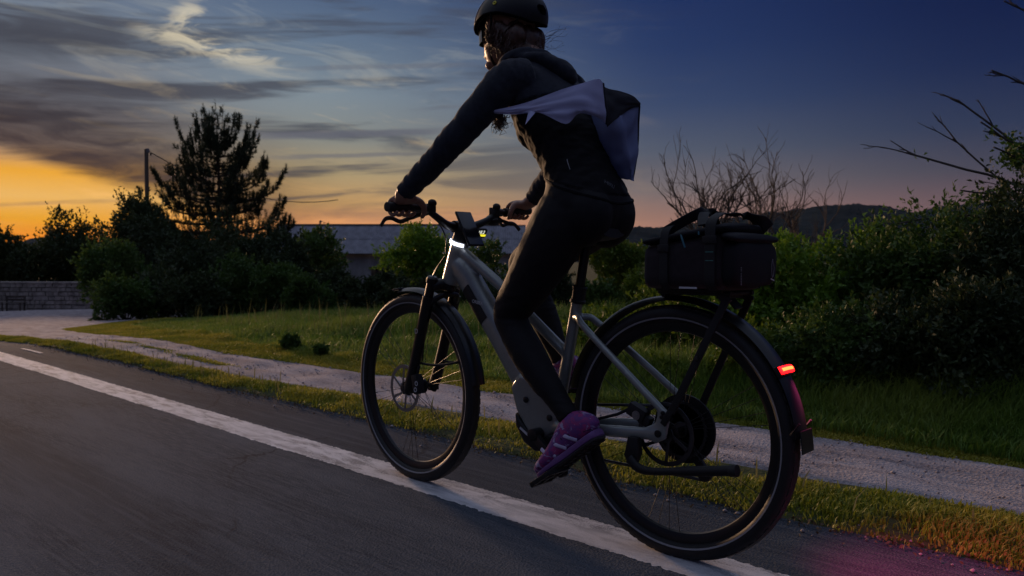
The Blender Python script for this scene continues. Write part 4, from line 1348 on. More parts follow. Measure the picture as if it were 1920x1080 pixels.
# ---- frame: one fused hydroformed shell
f = MB()
f.tube([(.948, 0, .762), (.893, 0, .918)], [(.033, .036), (.031, .033)], 20)
dt = spline([(.918, 0, .838, .030, .030), (.868, 0, .800, .034, .044), (.782, 0, .698, .036, .045), (.678, 0, .572, .037, .044), (.575, 0, .440, .038, .045), (.530, 0, .372, .040, .050)], 5)
f.tube(dt[:, :3], dt[:, 3:], 20, sq=.8)
tt_ = spline([(.895, 0, .880, .020, .024), (.845, 0, .852, .020, .021), (.690, 0, .757, .019, .019), (.540, 0, .650, .018, .018), (.395, 0, .545, .018, .019)], 5)
f.tube(tt_[:, :3], tt_[:, 3:], 16)
f.tube([(.440, 0, .34), (.392, 0, .55), (.356, 0, .728)], [.021, .019, .0185], 16)
f.prism([(.605, .425), (.565, .468), (.500, .455), (.440, .415), (.405, .350), (.415, .300), (.470, .268), (.530, .290), (.580, .350)], -.046, .046)
for s in (-1, 1):
    ss_ = spline([(.372, 0, .655), (.335, s * .026, .668), (.295, s * .043, .641), (.14, s * .060, .530), (-.006, s * .070, .424)], 5)
    f.tube(ss_, [(.0105, .012)] * len(ss_), 12)
    cs_ = spline([(.445, s * .030, .312), (.36, s * .050, .322), (.24, s * .062, .338), (.10, s * .069, .352), (.010, s * .071, .362)], 5)
    f.tube(cs_, [(.011, .019)] * len(cs_), 12)
    f.prism([(.055, .345), (.060, .372), (.020, .392), (.010, .435), (-.020, .432), (-.024, .400), (-.014, .350), (.020, .335)], s * .071 - .006, s * .071 + .006)
me = fused(f, .0042, 8, .5)
me.transform(Matrix.Translation(-Vector(bike.location)))
smooth(me, 60); frame = link('frame', me, bike, [M_FRAME]); me.name = 'frame'
# motor cover, bolts, battery panel
c = MB(); c.prism([(.584, .345), (.530, .292), (.470, .272), (.416, .298), (.402, .270), (.440, .236), (.495, .226), (.545, .250), (.580, .300)], -.050, .050)
mo = c.build('motor_cover', M_MATTE, bike, bevel=.010, segs=3)
sl = MB(); sl.bar((.556, .0505, .296), (.520, .0505, .276), .003, .007); sl.build('motor_badge', M_PRINT, mo)
for x_, z_ in ((.533, .391), (.432, .345)):
    b = MB(); b.lathe([(0, .0465), (.0105, .0465), (.0105, .050), (.007, .052), (0, .0515)], (x_, 0, z_), (0, 1, 0), 16); b.build('bolt', M_BLACK, frame)
bp_ = MB()
q_ = spline([(.828, 0, .753), (.735, 0, .642)], 8)
gg = []
for p_ in q_:
    tdir, a_, b_ = frame_along(np.array([.111, 0, .128]), np.array([0, 1.0, 0]))
    gg.append([p_ + a_ * .0395 * math.cos(w_) + b_ * .0475 * math.sin(w_) * -1 for w_ in np.linspace(-.30, .9, 9)])
bp_.sheet(np.array(gg)); bp_.build('battery_panel', M_MATTE, frame, solid=.002)
nrm = np.array([.0, 1, 0]); 
tm = text_mesh('ORBEA', .017, axes((.765, .0425, .700), (-.4, 0, -.06), (-.06, 0, .4)))
tm.transform(Matrix.Translation(-Vector(bike.location))); link('frame_lettering', tm, frame, [M_PRINT])
# headset light strip wrapped on the head tube top
h = MB(); h.tube([(.893, 0, .917), (.879, 0, .957)], [.033, .028], 24); h.build('headset_cover', M_MATTE, bike)
ls = MB(); gg = []
axd = unit(np.array([-.055, 0, .156])); e1 = unit(np.cross([0, 1, 0], axd)); 
for z_ in np.linspace(.903, .914, 3):
    cc = np.array([.893 - (z_ - .918) * .353, 0, z_])
    gg.append([cc + .0385 * (math.cos(w_) * e1 + math.sin(w_) * np.array([0, 1, 0])) for w_ in np.linspace(.5, 2.75, 22)])
ls.sheet(np.array(gg)); ls.build('front_light', M_WHITE_LED, bike, solid=.0025)
# ---- seat post, saddle
p = MB(); p.tube([(.356, 0, .715), (.348, 0, .762)], .0215, 20); p.lathe([(.0215, 0), (.025, .002), (.025, .010), (.0215, .012)], (.357, 0, .712), (-.2, 0, 1), 20); p.lathe([(.0215, 0), (.024, .002), (.024, .009), (.0215, .011)], (.349, 0, .755), (-.2, 0, 1), 20); p.build('seat_collar', M_MATTE, bike)
p = MB(); p.tube([(.352, 0, .74), (.322, 0, .905)], .0148, 18); p.build('seat_post', M_BLACK, bike)
sd = spline([(.460, 0, .920, .018, .012), (.41, 0, .922, .024, .016), (.35, 0, .920, .038, .018), (.29, 0, .922, .060, .019), (.245, 0, .926, .066, .019), (.218, 0, .928, .055, .014)], 4)
s_ = MB(); s_.tube(sd[:, :3], sd[:, 3:], 18); sad = s_.build('saddle', M_MATTE, bike)
for s in (-1, 1):
    r_ = MB(); r_.tube(spline([(.43, s * .012, .912), (.38, s * .020, .899), (.31, s * .022, .897), (.25, s * .03, .914)], 4), .0035, 8); r_.build('saddle_rail', M_DARKSTEEL, sad)

# ---- fork (rotated a little with the steering)
AXP = np.array([.945, 0, .765])
def fk(mb): return mb.rotz(STEER, AXP)
cr = MB(); cr.tube([(.958, 0, .742), (.948, 0, .770)], .027, 18)
crp = spline([(.984, -.062, .752, .022, .02), (.970, -.03, .758, .024, .022), (.962, 0, .756, .027, .024), (.970, .03, .758, .024, .022), (.984, .062, .752, .022, .02)], 4)
cr.tube(crp[:, :3], crp[:, 3:], 14, ref=(1, 0, 0))
fork = fk(cr).build('fork', M_BLACK, bike)
for s in (-1, 1):
    st = MB(); st.tube([(.978, s * .062, .775), (1.008, s * .062, .690)], .0168, 18); st.lathe([(0, .024), (.014, .024), (.021, .018), (.021, 0), (.018, -.004)], (.981, s * .062, .765), (-.33, 0, 1), 18); fk(st).build('stanchion', M_BLACK, fork)
    lo = MB(); lp = spline([(.999, s * .062, .712, .0225, .0225), (1.003, s * .062, .700, .0225, .0225), (1.045, s * .062, .578, .0195, .0215), (1.100, s * .061, .420, .0190, .023), (1.122, s * .060, .372, .017, .024), (1.135, s * .060, .343, .012, .020)], 4)
    lo.tube(lp[:, :3], lp[:, 3:], 16)
    lo.prism([(1.105, .345), (1.105, .385), (1.150, .385), (1.166, .360), (1.150, .338)], s * .060 - .008, s * .060 + .008)
    low = fk(lo).build('fork_leg', M_BLACK, fork)
    ax_ = MB(); ax_.lathe([(0, 0), (.011, 0), (.011, .006), (0, .007)], (1.149, s * .068, .36), (0, s, 0), 16); fk(ax_).build('axle_end', M_DARKSTEEL, low)
ar = MB(); ap_ = spline([(1.003, .05, .712), (.98, .045, .735), (.972, 0, .742), (.98, -.045, .735), (1.003, -.05, .712)], 4)
# brake arch behind the legs
ap_ = spline([(.992, .058, .690), (.962, .040, .715), (.955, 0, .722), (.962, -.040, .715), (.992, -.058, .690)], 4)
ar.tube(ap_, .011, 10, ref=(0, 0, 1)); fk(ar).build('fork_arch', M_BLACK, fork)
fd = MB()
fd.bar((1.052, .0845, .566), (1.0515, .0845, .585), .003, .0025, (1, 0, 0)); 
tm = text_mesh('D', .026, axes((1.044, .0838, .585), (-.95, 0, .10), (-.30, 0, .95)))
tm.transform(Matrix.Translation(-Vector(bike.location))); link('fork_lettering', tm, fork, [M_PRINT])
# front caliper
ca = MB(); ca.box((1.062, .066, .386), (.034, .030, .072), Matrix.Rotation(.25, 3, 'Y')); ca.box((1.048, .078, .376), (.022, .016, .050), Matrix.Rotation(.25, 3, 'Y')); ca.tube([(1.066, .066, .420), (1.058, .062, .455)], .006, 8)
cal = fk(ca).build('brake_caliper', M_MATTE, bike, bevel=.004)
for z_ in (.392, .368):
    rg = MB(); rg.lathe([(.0058, .0868), (.0088, .0868), (.0088, .0878), (.0058, .0878)], (1.046 + (.38 - z_) * .25, 0, z_), (0, 1, 0), 18, closed=True); fk(rg).build('caliper_ring', M_PRINT, cal)
# ---- cables
cb = MB(); cb.tube(spline([(.86, .16, 1.010), (.905, .10, .985), (.925, .045, .93), (.935, .035, .87)], 6), .0028, 6); cb.build('brake_cable', M_BLACK, bike)
cb = MB(); cb.tube(spline([(.94, .036, .86), (.982, .05, .80), (1.000, .058, .735), (1.03, .050, .60), (1.052, .052, .46)], 6), .0026, 6); cb.build('brake_cable', M_BLACK, bike)
cb = MB(); cb.tube(spline([(.862, -.16, 1.0), (.93, -.09, .97), (.935, -.03, .90)], 6), .0028, 6); cb.build('gear_cable', M_BLACK, bike)


# ---- mudguards
def guard(name, c, r, a0, a1, steer, w):
    m_ = MB(); gg = []
    for a in np.linspace(a0, a1, 60):
        row = []
        for u in np.linspace(-1, 1, 11):
            rr = r - .013 * abs(u) ** 2.6 - (.009 * max(0, (a - R(95)) / R(80)) if not steer else 0)
            row.append(c + np.array([math.cos(a) * rr, u * w, math.sin(a) * rr]))
        gg.append(row)
    m_.sheet(np.array(gg))
    if steer:
        m_.rotz(steer, c)
    return m_.build(name, M_GUARD, bike, solid=.0022, angle=50)


gf = guard('front_mudguard', AX_F, .382, R(78), R(172.5), STEER, .0305)
gr = guard('rear_mudguard', AX_R, .388, R(12), R(174), 0, .0325)
lip = MB(); lip.bar(AX_F + np.array([math.cos(R(80)) * .3815, 0, math.sin(R(80)) * .3815]), AX_F + np.array([math.cos(R(73)) * .386, 0, math.sin(R(73)) * .386]), .058, .008); lip.rotz(STEER, AX_F).build('mudguard_tip', M_GUARD, gf, bevel=.003)
fl = MB(); gg = []
for a in np.linspace(R(171), R(179.5), 8):
    gg.append([AX_R + np.array([math.cos(a) * (.382 + .02 * max(0, a - R(175))), u * .034, math.sin(a) * .382]) for u in np.linspace(-1, 1, 9)])
fl.sheet(np.array(gg)); fl.build('mud_flap', M_GUARD, gr, solid=.003)
sy = MB()
for s in (-1, 1):
    sy.tube(spline([(1.062, s * .052, .462), (.99, s * .050, .462), (.925, s * .040, .470), (.885, s * .020, .480)], 4), .0045, 8)
sy.rotz(STEER, AXP).build('mudguard_stay', M_MATTE, gf)
for s in (-1, 1):
    sw = MB(); sw.tube([(-.375, s * .034, .44), (-.352, s * .036, .408)], .003, 6); sw.build('mudguard_clip', M_MATTE, gr)
# tail light on the mudguard
ta = R(147.5); rad_ = np.array([math.cos(ta), 0, math.sin(ta)]); tan_ = np.array([-math.sin(ta), 0, math.cos(ta)])
tl = MB(); cc = AX_R + rad_ * .390 + np.array([0, .016, 0])
hs = MB(); hs.box(AX_R + rad_ * .384 + np.array([0, .016, 0]), (.076, .028, .014), np.stack([[0, 1, 0], tan_, rad_], 1))
tail = hs.build('tail_light', M_MATTE, bike, bevel=.004)
gg = []
lens = MB(); lens.tube(np.array([cc + np.array([0, y_, 0]) + rad_ * (.003 - 3.2 * y_ * y_) for y_ in np.linspace(-.036, .036, 13)]), [(.0105, .0060)] * 13, 12, ref=tuple(tan_), sq=.7)
lens.build('light_lens', M_RED_LED, tail)
lc = MB(); lc.tube(np.array([cc + np.array([0, y_, 0]) + rad_ * (.0088 - 3.2 * y_ * y_) for y_ in np.linspace(-.030, .030, 11)]), [(.0042, .0015)] * 11, 10, ref=tuple(tan_)); lc.build('light_core', M_RED_CORE, tail)
# the red pool it throws on the road behind
sp_d = bpy.data.lights.new('tail_light_beam', 'SPOT'); sp_d.energy = 17.0; sp_d.color = (1.0, .06, .26); sp_d.spot_size = R(88); sp_d.spot_blend = 1.0; sp_d.shadow_soft_size = .02
sp_o = bpy.data.objects.new('tail_light_beam', sp_d); COL.objects.link(sp_o)
sp_o.location = tuple(AX_R + rad_ * .415 - np.array([0, 0, .01])); sp_o.rotation_euler = Vector((.34, .26, .56)).to_track_quat('Z', 'Y').to_euler()

# ---- rack
rk = MB()
for s in (-1, 1):
    rk.tube(spline([(.035, s * .02, .757), (.02, s * .050, .759), (-.05, s * .062, .759), (-.20, s * .062, .759)], 4), .0065, 10)
    rk.bar((-.170, s * .062, .757), (-.195, s * .064, .735), .008, .022, (1, 0, 0))
for x_ in (-.02, -.10, -.19):
    rk.tube([(x_, -.062, .759), (x_, .062, .759)], .006, 10)
rack = rk.build('rear_rack', M_MATTE, bike)
for s in (-1, 1):
    lg = MB(); lg.bar((-.192, s * .064, .752), (-.036, s * .082, .428), .008, .021, (1, 0, .5)); lg.bar((-.036, s * .082, .436), (-.008, s * .079, .392), .009, .018, (1, 0, .5)); l_ = lg.build('rack_leg', M_MATTE, rack, bevel=.002)
    b = MB(); b.lathe([(0, 0), (.006, 0), (.006, .004), (0, .005)], (-.110, s * .0775, .585), (0, s, 0), 12); b.build('bolt', M_DARKSTEEL, l_)
bk = MB(); bk.box((.015, 0, .752), (.03, .05, .012)); bk.lathe([(0, -.03), (.009, -.03), (.009, .035), (0, .036)], (.022, 0, .751), (0, 1, 0), 14); bk.build('rack_mount', M_MATTE, rack, bevel=.002)
br_ = MB(); br_.box((-.165, 0, .750), (.03, .09, .01)); br_.bar((-.165, .0, .745), (-.19, 0, .718), .04, .006, (1, 0, 0)); br_.build('rack_mount', M_MATTE, rack)

# ---- drivetrain
cr_ = MB()
for r_, y_ in ((.052, -.028), (.058, -.0315), (.064, -.035), (.070, -.0385), (.077, -.042), (.085, -.0455)):
    pr = []
    nt = 40
    th_ = np.linspace(0, 2 * np.pi, nt * 2, endpoint=False)
    rad2 = np.where(np.arange(nt * 2) % 2, r_, r_ - .004)
    rad2 = rad2[::1]
    V = [(rad2[i] * math.cos(th_[i]), y, RW + rad2[i] * math.sin(th_[i])) for y in (.13 - .13 - (.0875 - .0875) + (-(.0735) - y_) - .001, -(.0735) - y_ + .001) for i in range(nt * 2)]
    m2 = nt * 2
    F = [tuple(range(m2)), tuple(range(2 * m2 - 1, m2 - 1, -1))] + [(i, m2 + i, m2 + (i + 1) % m2, (i + 1) % m2) for i in range(m2)]
    cr_.add(V, F)
cr_.lathe([(.018, -.052), (.03, -.052), (.045, -.046), (.075, -.030), (.075, -.027), (.018, -.027)], AX_R, (0, 1, 0), 30, closed=True)
cr_.build('cassette', M_DARKSTEEL, bike)
kn = MB(); kn.lathe([(.10, -.051), (.10, -.0445), (.022, -.0445), (.022, -.051)], AX_R, (0, 1, 0), 40, closed=True); kn.build('chainring_guard', M_MATTE, bike)
chr_ = MB(); chr_.lathe([(.075, -.062), (.080, -.059), (.075, -.056), (.045, -.056), (.045, -.062)], (.47, 0, .29), (0, 1, 0), 48, closed=True); chr_.build('chainring', M_BLACK, bike)
ch = MB(); ch.tube([(.47, -.059, .370), (.0, -.055, .425)], [(.004, .005)] * 2, 6); ch.tube(spline([(.47, -.059, .210), (.20, -.057, .215), (-.062, -.058, .218)], 5), [(.004, .005)] * 11, 6); ch.build('chain', M_DARKSTEEL, bike)
de = MB(); de.box((-.012, -.072, .300), (.05, .028, .045), Matrix.Rotation(.5, 3, 'Y')); de.bar((-.02, -.068, .290), (-.062, -.062, .236), .014, .026, (1, 0, 0))
de.lathe([(.0, -.008), (.021, -.008), (.021, .008), (0, .008)], (-.062, -.058, .236), (0, 1, 0), 18); de.lathe([(.0, -.006), (.018, -.006), (.018, .006), (0, .006)], (-.022, -.058, .292), (0, 1, 0), 18)
de.build('derailleur', M_MATTE, bike, bevel=.002)
for s, e_ in ((1, (.345, .195)), (-1, (.595, .385))):
    ck = MB(); ck.bar((.47, s * .078, .29), (e_[0], s * .088, e_[1]), .016, .028, (-e_[1] + .29, 0, e_[0] - .47)); ck.lathe([(0, s * .05), (.020, s * .05), (.020, s * .090), (0, s * .091)], (.47, 0, .29), (0, 1, 0), 18); ck.lathe([(0, s * .078), (.016, s * .078), (.016, s * .100), (0, s * .101)], (e_[0], 0, e_[1]), (0, 1, 0), 16)
    ck.build('crank_arm', M_BLACK, bike, bevel=.003)
    tilt = .62 if s > 0 else .15
    pd = MB(); rm_ = Matrix.Rotation(tilt, 3, 'Y')
    for dx in (-.040, .040):
        pd.box(np.array([e_[0], s * .148, e_[1]]) + np.array(rm_ @ Vector((dx, 0, 0))), (.014, .092, .016), rm_)
    for dy in (-.042, 0, .042):
        pd.box(np.array([e_[0], s * (.148) + dy, e_[1]]), (.080, .012, .014), rm_)
    pd.lathe([(0, -.05), (.008, -.05), (.008, .045), (0, .045)], (e_[0], s * .148, e_[1]), (0, 1, 0), 12)
    pd.build('pedal', M_MATTE, bike, bevel=.002)
# rear caliper and axle bolts on the left dropout
rc_ = MB(); rc_.box((.085, .062, .412), (.060, .030, .038), Matrix.Rotation(-.4, 3, 'Y')); rc_.box((.06, .06, .392), (.035, .026, .03), Matrix.Rotation(-.4, 3, 'Y')); rc_.tube([(.115, .062, .418), (.16, .06, .395), (.23, .062, .372)], .004, 8)
rcal = rc_.build('rear_brake_caliper', M_MATTE, bike, bevel=.004)
b = MB(); b.lathe([(.0, .080), (.0065, .080), (.0065, .0785), (.0130, .0785), (.0135, .074), (0, .074)], (.083, 0, .405), (0, 1, 0), 22); b.build('caliper_cap', M_CHROME, rcal)
for x_, z_, r_ in ((.008, .364, .0105), (-.008, .424, .0065), (-.004, .412, .0060)):
    b = MB(); b.lathe([(0, .0785), (r_, .0785), (r_, .082), (r_ * .6, .083), (0, .082)], (x_, 0, z_), (0, 1, 0), 16); b.build('bolt', M_BLACK, frame)
# ---- kickstand folded back
ks = MB(); ks.prism([(.100, .345), (.066, .345), (.062, .300), (.075, .268), (.100, .268), (.112, .290)], .072, .094)
kick = ks.build('kickstand', M_MATTE, bike, bevel=.004)
kl = MB(); kp = spline([(.090, .098, .284, .010, .016), (.060, .100, .264, .010, .014), (.015, .102, .262, .010, .011), (-.06, .104, .276, .011, .011), (-.10, .106, .284, .0135, .0135), (-.23, .108, .310, .0135, .0135)], 4); kl.tube(kp[:, :3], kp[:, 3:], 14); kl.build('stand_leg', M_MATTE, kick)
kc = MB(); kc.tube([(-.226, .108, .309), (-.247, .1083, .313)], [.0155, .0160], 16); kc.build('stand_foot', M_RUBBER, kick, bevel=.002)
b = MB(); b.lathe([(0, .094), (.008, .094), (.008, .098), (0, .099)], (.087, 0, .282), (0, 1, 0), 14); b.build('bolt', M_DARKSTEEL, kick)

# ---- cockpit
stm = MB(); sp_ = spline([(.884, 0, .945, .026, .022), (.885, 0, .962, .026, .022), (.900, 0, .970, .022, .020), (.905, 0, .968, .021, .021)], 4); stm.tube(sp_[:, :3], sp_[:, 3:], 14); stm.tube([(.902, -.026, .967), (.902, .026, .967)], .0215, 18, ref=(1, 0, 0)); stm.build('stem', M_BLACK, bike)
barp = np.array([(.862, .352, 1.020), (.864, .22, 1.023), (.866, .185, 1.019), (.876, .120, .990), (.894, .062, .970), (.902, 0, .967), (.900, -.062, .970), (.890, -.120, .990), (.887, -.185, 1.021), (.886, -.22, 1.027), (.882, -.352, 1.040)])
bar_ = MB(); bs = spline(barp, 7); ry = np.interp(np.abs(bs[:, 1]), [0, .05, .13, .18, .36], [.0159, .0159, .0125, .0112, .0112]); bar_.tube(bs, ry, 16, ref=(0, 0, 1)); hb = bar_.build('handlebar', M_BLACK, bike)
for s in (1, -1):
    g0 = np.array(barp[0] if s > 0 else barp[-1]); g1 = np.array(barp[1] if s > 0 else barp[-2])
    gp = MB(); ts = np.linspace(-.03, 1.0, 9); gp.tube(np.array([g0 + (g1 - g0) * t for t in ts]), [(.0160, .0160), (.0165, .0170), (.0155, .0175), (.015, .017), (.0150, .0165), (.0150, .016), (.0150, .0155), (.0155, .0155), (.0175, .0175)], 18, ref=(0, 0, 1)); gp.build('grip', M_RUBBER, hb, bevel=.001)
    cpt = g1 + (g1 - g0) * -.03
    lv = MB()
    body0 = g1 + np.array([.012, -s * .012, -.010])
    lv.lathe([(.0155, -.010), (.0155, .010), (.011, .010), (.011, -.010)], g1 + np.array([0, -s * .030, -.001]), (0, 1, 0), 18, closed=True)
    lv.tube(spline([g1 + np.array([.018, -s * .055, -.012]), g1 + np.array([.030, -s * .02, -.020]), g1 + np.array([.034, s * .012, -.030])], 4), [.010, .011, .011, .011, .011, .011, .012, .012, .011], 10)
    lvo = lv.build('brake_lever', M_BLACK, hb)
    bl = MB(); lp = spline([g1 + np.array([.034, s * .008, -.032]), g1 + np.array([.048, s * .040, -.046]), g1 + np.array([.050, s * .075, -.036]), g1 + np.array([.046, s * .105, -.040]), g1 + np.array([.040, s * .128, -.062])], 4)
    bl.tube(lp, [(.0075, .004)] * len(lp), 10, ref=(0, 0, 1)); bl.build('lever_blade', M_BLACK, lvo)
    sh = MB(); sh.ball(g1 + np.array([-.008, -s * .052, .018]), (.016, .017, .014), 12, 8); sh.box(g1 + np.array([.002, -s * .052, .002]), (.034, .026, .030)); sh.build('control_pod', M_MATTE, hb, bevel=.003)
    if s < 0:
        s2 = MB(); s2.ball(g1 + np.array([.012, .050, -.030]), (.026, .036, .022), 14, 8); s2.tube([g1 + np.array([.0, .02, -.03]), g1 + np.array([-.012, -.03, -.045])], [(.005, .008)] * 2, 8); s2.build('shifter', M_MATTE, hb)
dsp = MB(); rm_ = np.stack([[0, -1, 0], [-.55, 0, .83], [-.83, 0, -.55]], 1)
dsp.box((.890, -.095, .946), (.052, .036, .012), rm_); dob = dsp.build('ride_display', M_MATTE, hb, bevel=.003)
d2 = MB(); nz = np.array([-.83, 0, -.55]) * -1
nv = np.array([-.83, 0, -.55]); nv = nv if nv[0] < 0 else -nv
fz = np.array([-.83, 0, .0]); 
d3 = MB(); d3.box(np.array([.890, -.098, .941]) + nv * .0066, (.036, .0085, .0008), rm_); d3.build('display_bar', M_SCREEN_Y, dob)
tm = text_mesh('18.2', .020, axes(np.array([.890, -.092, .946]) + nv * .0068 + np.array([-.0040, 0, .006]), (0, -1, 0), (-.55, 0, .83)))
tm.transform(Matrix.Translation(-Vector(bike.location))); link('display_digits', tm, dob, [M_SCREEN])

# ================================================================== phone on its mount
ph_c = np.array([.848, 0.0, .958]); up_ = unit(np.array([.063, 0, .107])); nn = unit(np.cross([0, -1, 0], up_))
nn = nn if nn[0] < 0 else -nn
phone = empty('smartphone', tuple(ph_c), 'dark smartphone clamped upright on the handlebar stem', 'phone')
mb = MB(); mb.box(ph_c, (.076, .142, .009), np.stack([[0, -1, 0], up_, nn], 1)); mb.build('phone_body', M_MATTE, phone, bevel=.0040, segs=3)
mb = MB(); mb.box(ph_c + nn * .0048, (.069, .134, .0012), np.stack([[0, -1, 0], up_, nn], 1)); mb.build('phone_screen', M_GLASS_DARK, phone, bevel=.0004)
mb = MB(); mb.tube([ph_c - nn * .004, ph_c - nn * .03 - up_ * .005, (.89, 0, .962)], .012, 12); mb.build('phone_mount', M_MATTE, phone)

# ================================================================== bag on the rack
M_CORDURA = mat('dark_brown_black_cordura', (0.020, 0.014, 0.017), 0.9, spec=.25, var=(60, .25), bump=(420, .5, .0015), sheen=.15)
M_BAGBLACK = mat('black_bag_fabric', (0.008, 0.0075, 0.010), 0.85, spec=.3, bump=(380, .5, .0015))
M_WEBBING = mat('black_webbing', (0.006,0.006,0.007), 0.75, bump=(600, .6, .001))
M_TEAL = mat('teal_zip_cord', (0.03, 0.13, 0.17), 0.6)
M_TEALB = mat('teal_stitching', (0.05, 0.20, 0.18), 0.6)
bag = empty('pannier_bag', (-.085, 0, .766), 'boxy black-brown bag strapped on the rear rack', 'bag')


def loft_box(mb, rows, n=36, p=5.0):
    """rows: (x, y centre, z centre, half width, half height) rounded-box sections."""
    V = []
    th = np.linspace(0, 2 * np.pi, n, endpoint=False)
    c, s = np.cos(th), np.sin(th)
    for x, yc, zc, hw, hh in rows:
        rr = (np.abs(c) ** p + np.abs(s) ** p) ** (-1 / p)
        V.append(np.stack([np.full(n, x), yc + hw * c * rr, zc + hh * s * rr], 1))
    m = len(rows)
    F = [(i * n + k, i * n + (k + 1) % n, (i + 1) * n + (k + 1) % n, (i + 1) * n + k) for i in range(m - 1) for k in range(n)]
    F += [tuple(range(n - 1, -1, -1)), tuple((m - 1) * n + k for k in range(n))]
    mb.add(np.vstack(V), F)


def bulge(mb, amp, freq, seed):
    v = mb.verts()
    from mathutils import noise as NZ
    dlt = np.array([NZ.noise(Vector(p * freq) + Vector((seed, 0, 0))) for p in v])
    cc = v.mean(0); dv = unit(v - cc)
    mb.v = [v + dv * (amp * dlt)[:, None]]
    return mb


def box_rows(x0, x1, z0a, z1a, z0b, z1b, hw, steps=9, endr=.012):
    rows = []
    for t in np.linspace(0, 1, steps):
        e = min(t, 1 - t) * abs(x1 - x0)
        k = 1.0 if e >= endr else math.sqrt(max(0, 1 - (1 - e / endr) ** 2))
        sh = endr * (1 - k)
        z0 = z0a + (z0b - z0a) * t; z1 = z1a + (z1b - z1a) * t
        bw = .004 * math.sin(math.pi * t)
        rows.append((x0 + (x1 - x0) * t, 0, (z0 + z1) / 2, hw - sh + bw, (z1 - z0) / 2 - sh))
    return rows


b = MB(); loft_box(b, box_rows(.034, -.204, .768, .888, .768, .922, .127, 25)); bulge(b, .006, 11, 2.0)
body = b.build('bag_body', M_CORDURA, bag, angle=60)
b = MB(); loft_box(b, box_rows(.040, -.210, .884, .905, .915, .946, .131, 25, .010), p=3.0); bulge(b, .008, 14, 7.0); lid = b.build('bag_lid', M_BAGBLACK, bag, angle=60)
b = MB(); loft_box(b, box_rows(-.196, -.243, .772, .905, .776, .895, .120, 13, .014), p=4.5); bulge(b, .005, 16, 4.0); pocket = b.build('rear_pocket', M_BAGBLACK, bag, angle=60)
b = MB(); loft_box(b, box_rows(-.200, -.246, .896, .922, .890, .912, .126, 9, .010), p=3.2); b.build('pocket_flap', M_BAGBLACK, pocket, angle=60)
# dark bottom plate with rack clips
b = MB(); b.box((-.085, 0, .7655), (.20, .17, .006)); b.build('bag_base', M_MATTE, bag, bevel=.002)
# vertical webbing straps on the near and far side
for s in (1, -1):
    for x0, w in ((-.042, .026), (-.178, .030)):
        zt = .897 + (.034 - x0) / .238 * .036
        st = MB(); y_ = s * .1345
        path = spline([(x0, s * .118, .769), (x0, y_, .790), (x0, y_ + s * .002, .84), (x0, y_, zt - .01), (x0, s * .122, zt + .022), (x0, s * .08, zt + .040)], 4)
        st.tube(path, [(w / 2, .0016)] * len(path), 8, ref=(1, 0, 0), sq=.3); strap = st.build('strap', M_WEBBING, bag)
        bk_ = MB(); bk_.box((x0, s * .138, zt - .030), (w + .010, .006, .020)); bk_.build('buckle', M_MATTE, strap, bevel=.002)
        if x0 < -.1:
            for z_ in (.868, .846):
                tb = MB(); tb.box((x0, s * .1375, z_), (w * .75, .0012, .0018)); tb.build('stitching', M_TEALB, strap)
# carrying handle, standing up over the lid
h = MB(); hp = spline([(-.030, .110, .922), (-.060, .090, .944), (-.105, .060, .972), (-.125, .030, .975), (-.160, .0, .970), (-.190, -.03, .966), (-.215, -.075, .955), (-.225, -.10, .935)], 5)
h.tube(hp, [(.016, .0025)] * len(hp), 10, ref=(.55, .7, .1), sq=.5); h.build('handle', M_WEBBING, bag)
h = MB(); hp = spline([(-.150, .118, .938), (-.135, .095, .955), (-.118, .055, .973), (-.100, .0, .972), (-.085, -.06, .960), (-.06, -.11, .925)], 5)
h.tube(hp, [(.014, .0025)] * len(hp), 10, ref=(1, 0, .2), sq=.5); h.build('handle', M_WEBBING, bag)
z_ = MB(); z_.tube(spline([(-.092, .132, .917), (-.098, .137, .905), (-.104, .138, .890), (-.108, .1385, .880)], 4), .0026, 7); z_.build('zip_pull', M_TEAL, bag)
z_ = MB(); z_.tube(spline([(-.145, .133, .921), (-.146, .135, .912)], 4), .002, 7); z_.build('zip_pull', M_TEAL, bag)
tagm = MB(); tagm.box((-.115, .1335, .775), (.052, .0012, .005)); tagm.build('sewn_tab', M_PRINT, bag)
# the small vertical print beside the strap: three marks, a gap, eight marks
M_FAINT = mat('faint_grey_print', (0.16, 0.16, 0.18), 0.7)
marks = MB()
for i, zz_ in enumerate(list(.833 - .0040 * np.arange(3)) + list(.833 - .0040 * (3.7 + np.arange(8)))):
    wv = .0052 if i in (0, 1, 6, 7) else .0042
    marks.box((-.2445, .095 - .0, zz_ - .005), (.0012, wv, .0022))
o = marks.build('vertical_print', M_FAINT, pocket); o['kind'] = 'stuff'
lo_ = MB(); lo_.tube(spline([(-.247, -.078, .850), (-.2475, -.085, .83), (-.2475, -.083, .81), (-.2470, -.078, .800), (-.2475, -.073, .81), (-.2475, -.071, .83), (-.247, -.078, .850)], 4), .0009, 6); lo_.build('loop_mark', M_FAINT, pocket)
lo_ = MB(); lo_.bar((-.2475, -.088, .792), (-.2475, -.068, .797), .001, .003); lo_.build('loop_mark', M_PRINT, pocket)

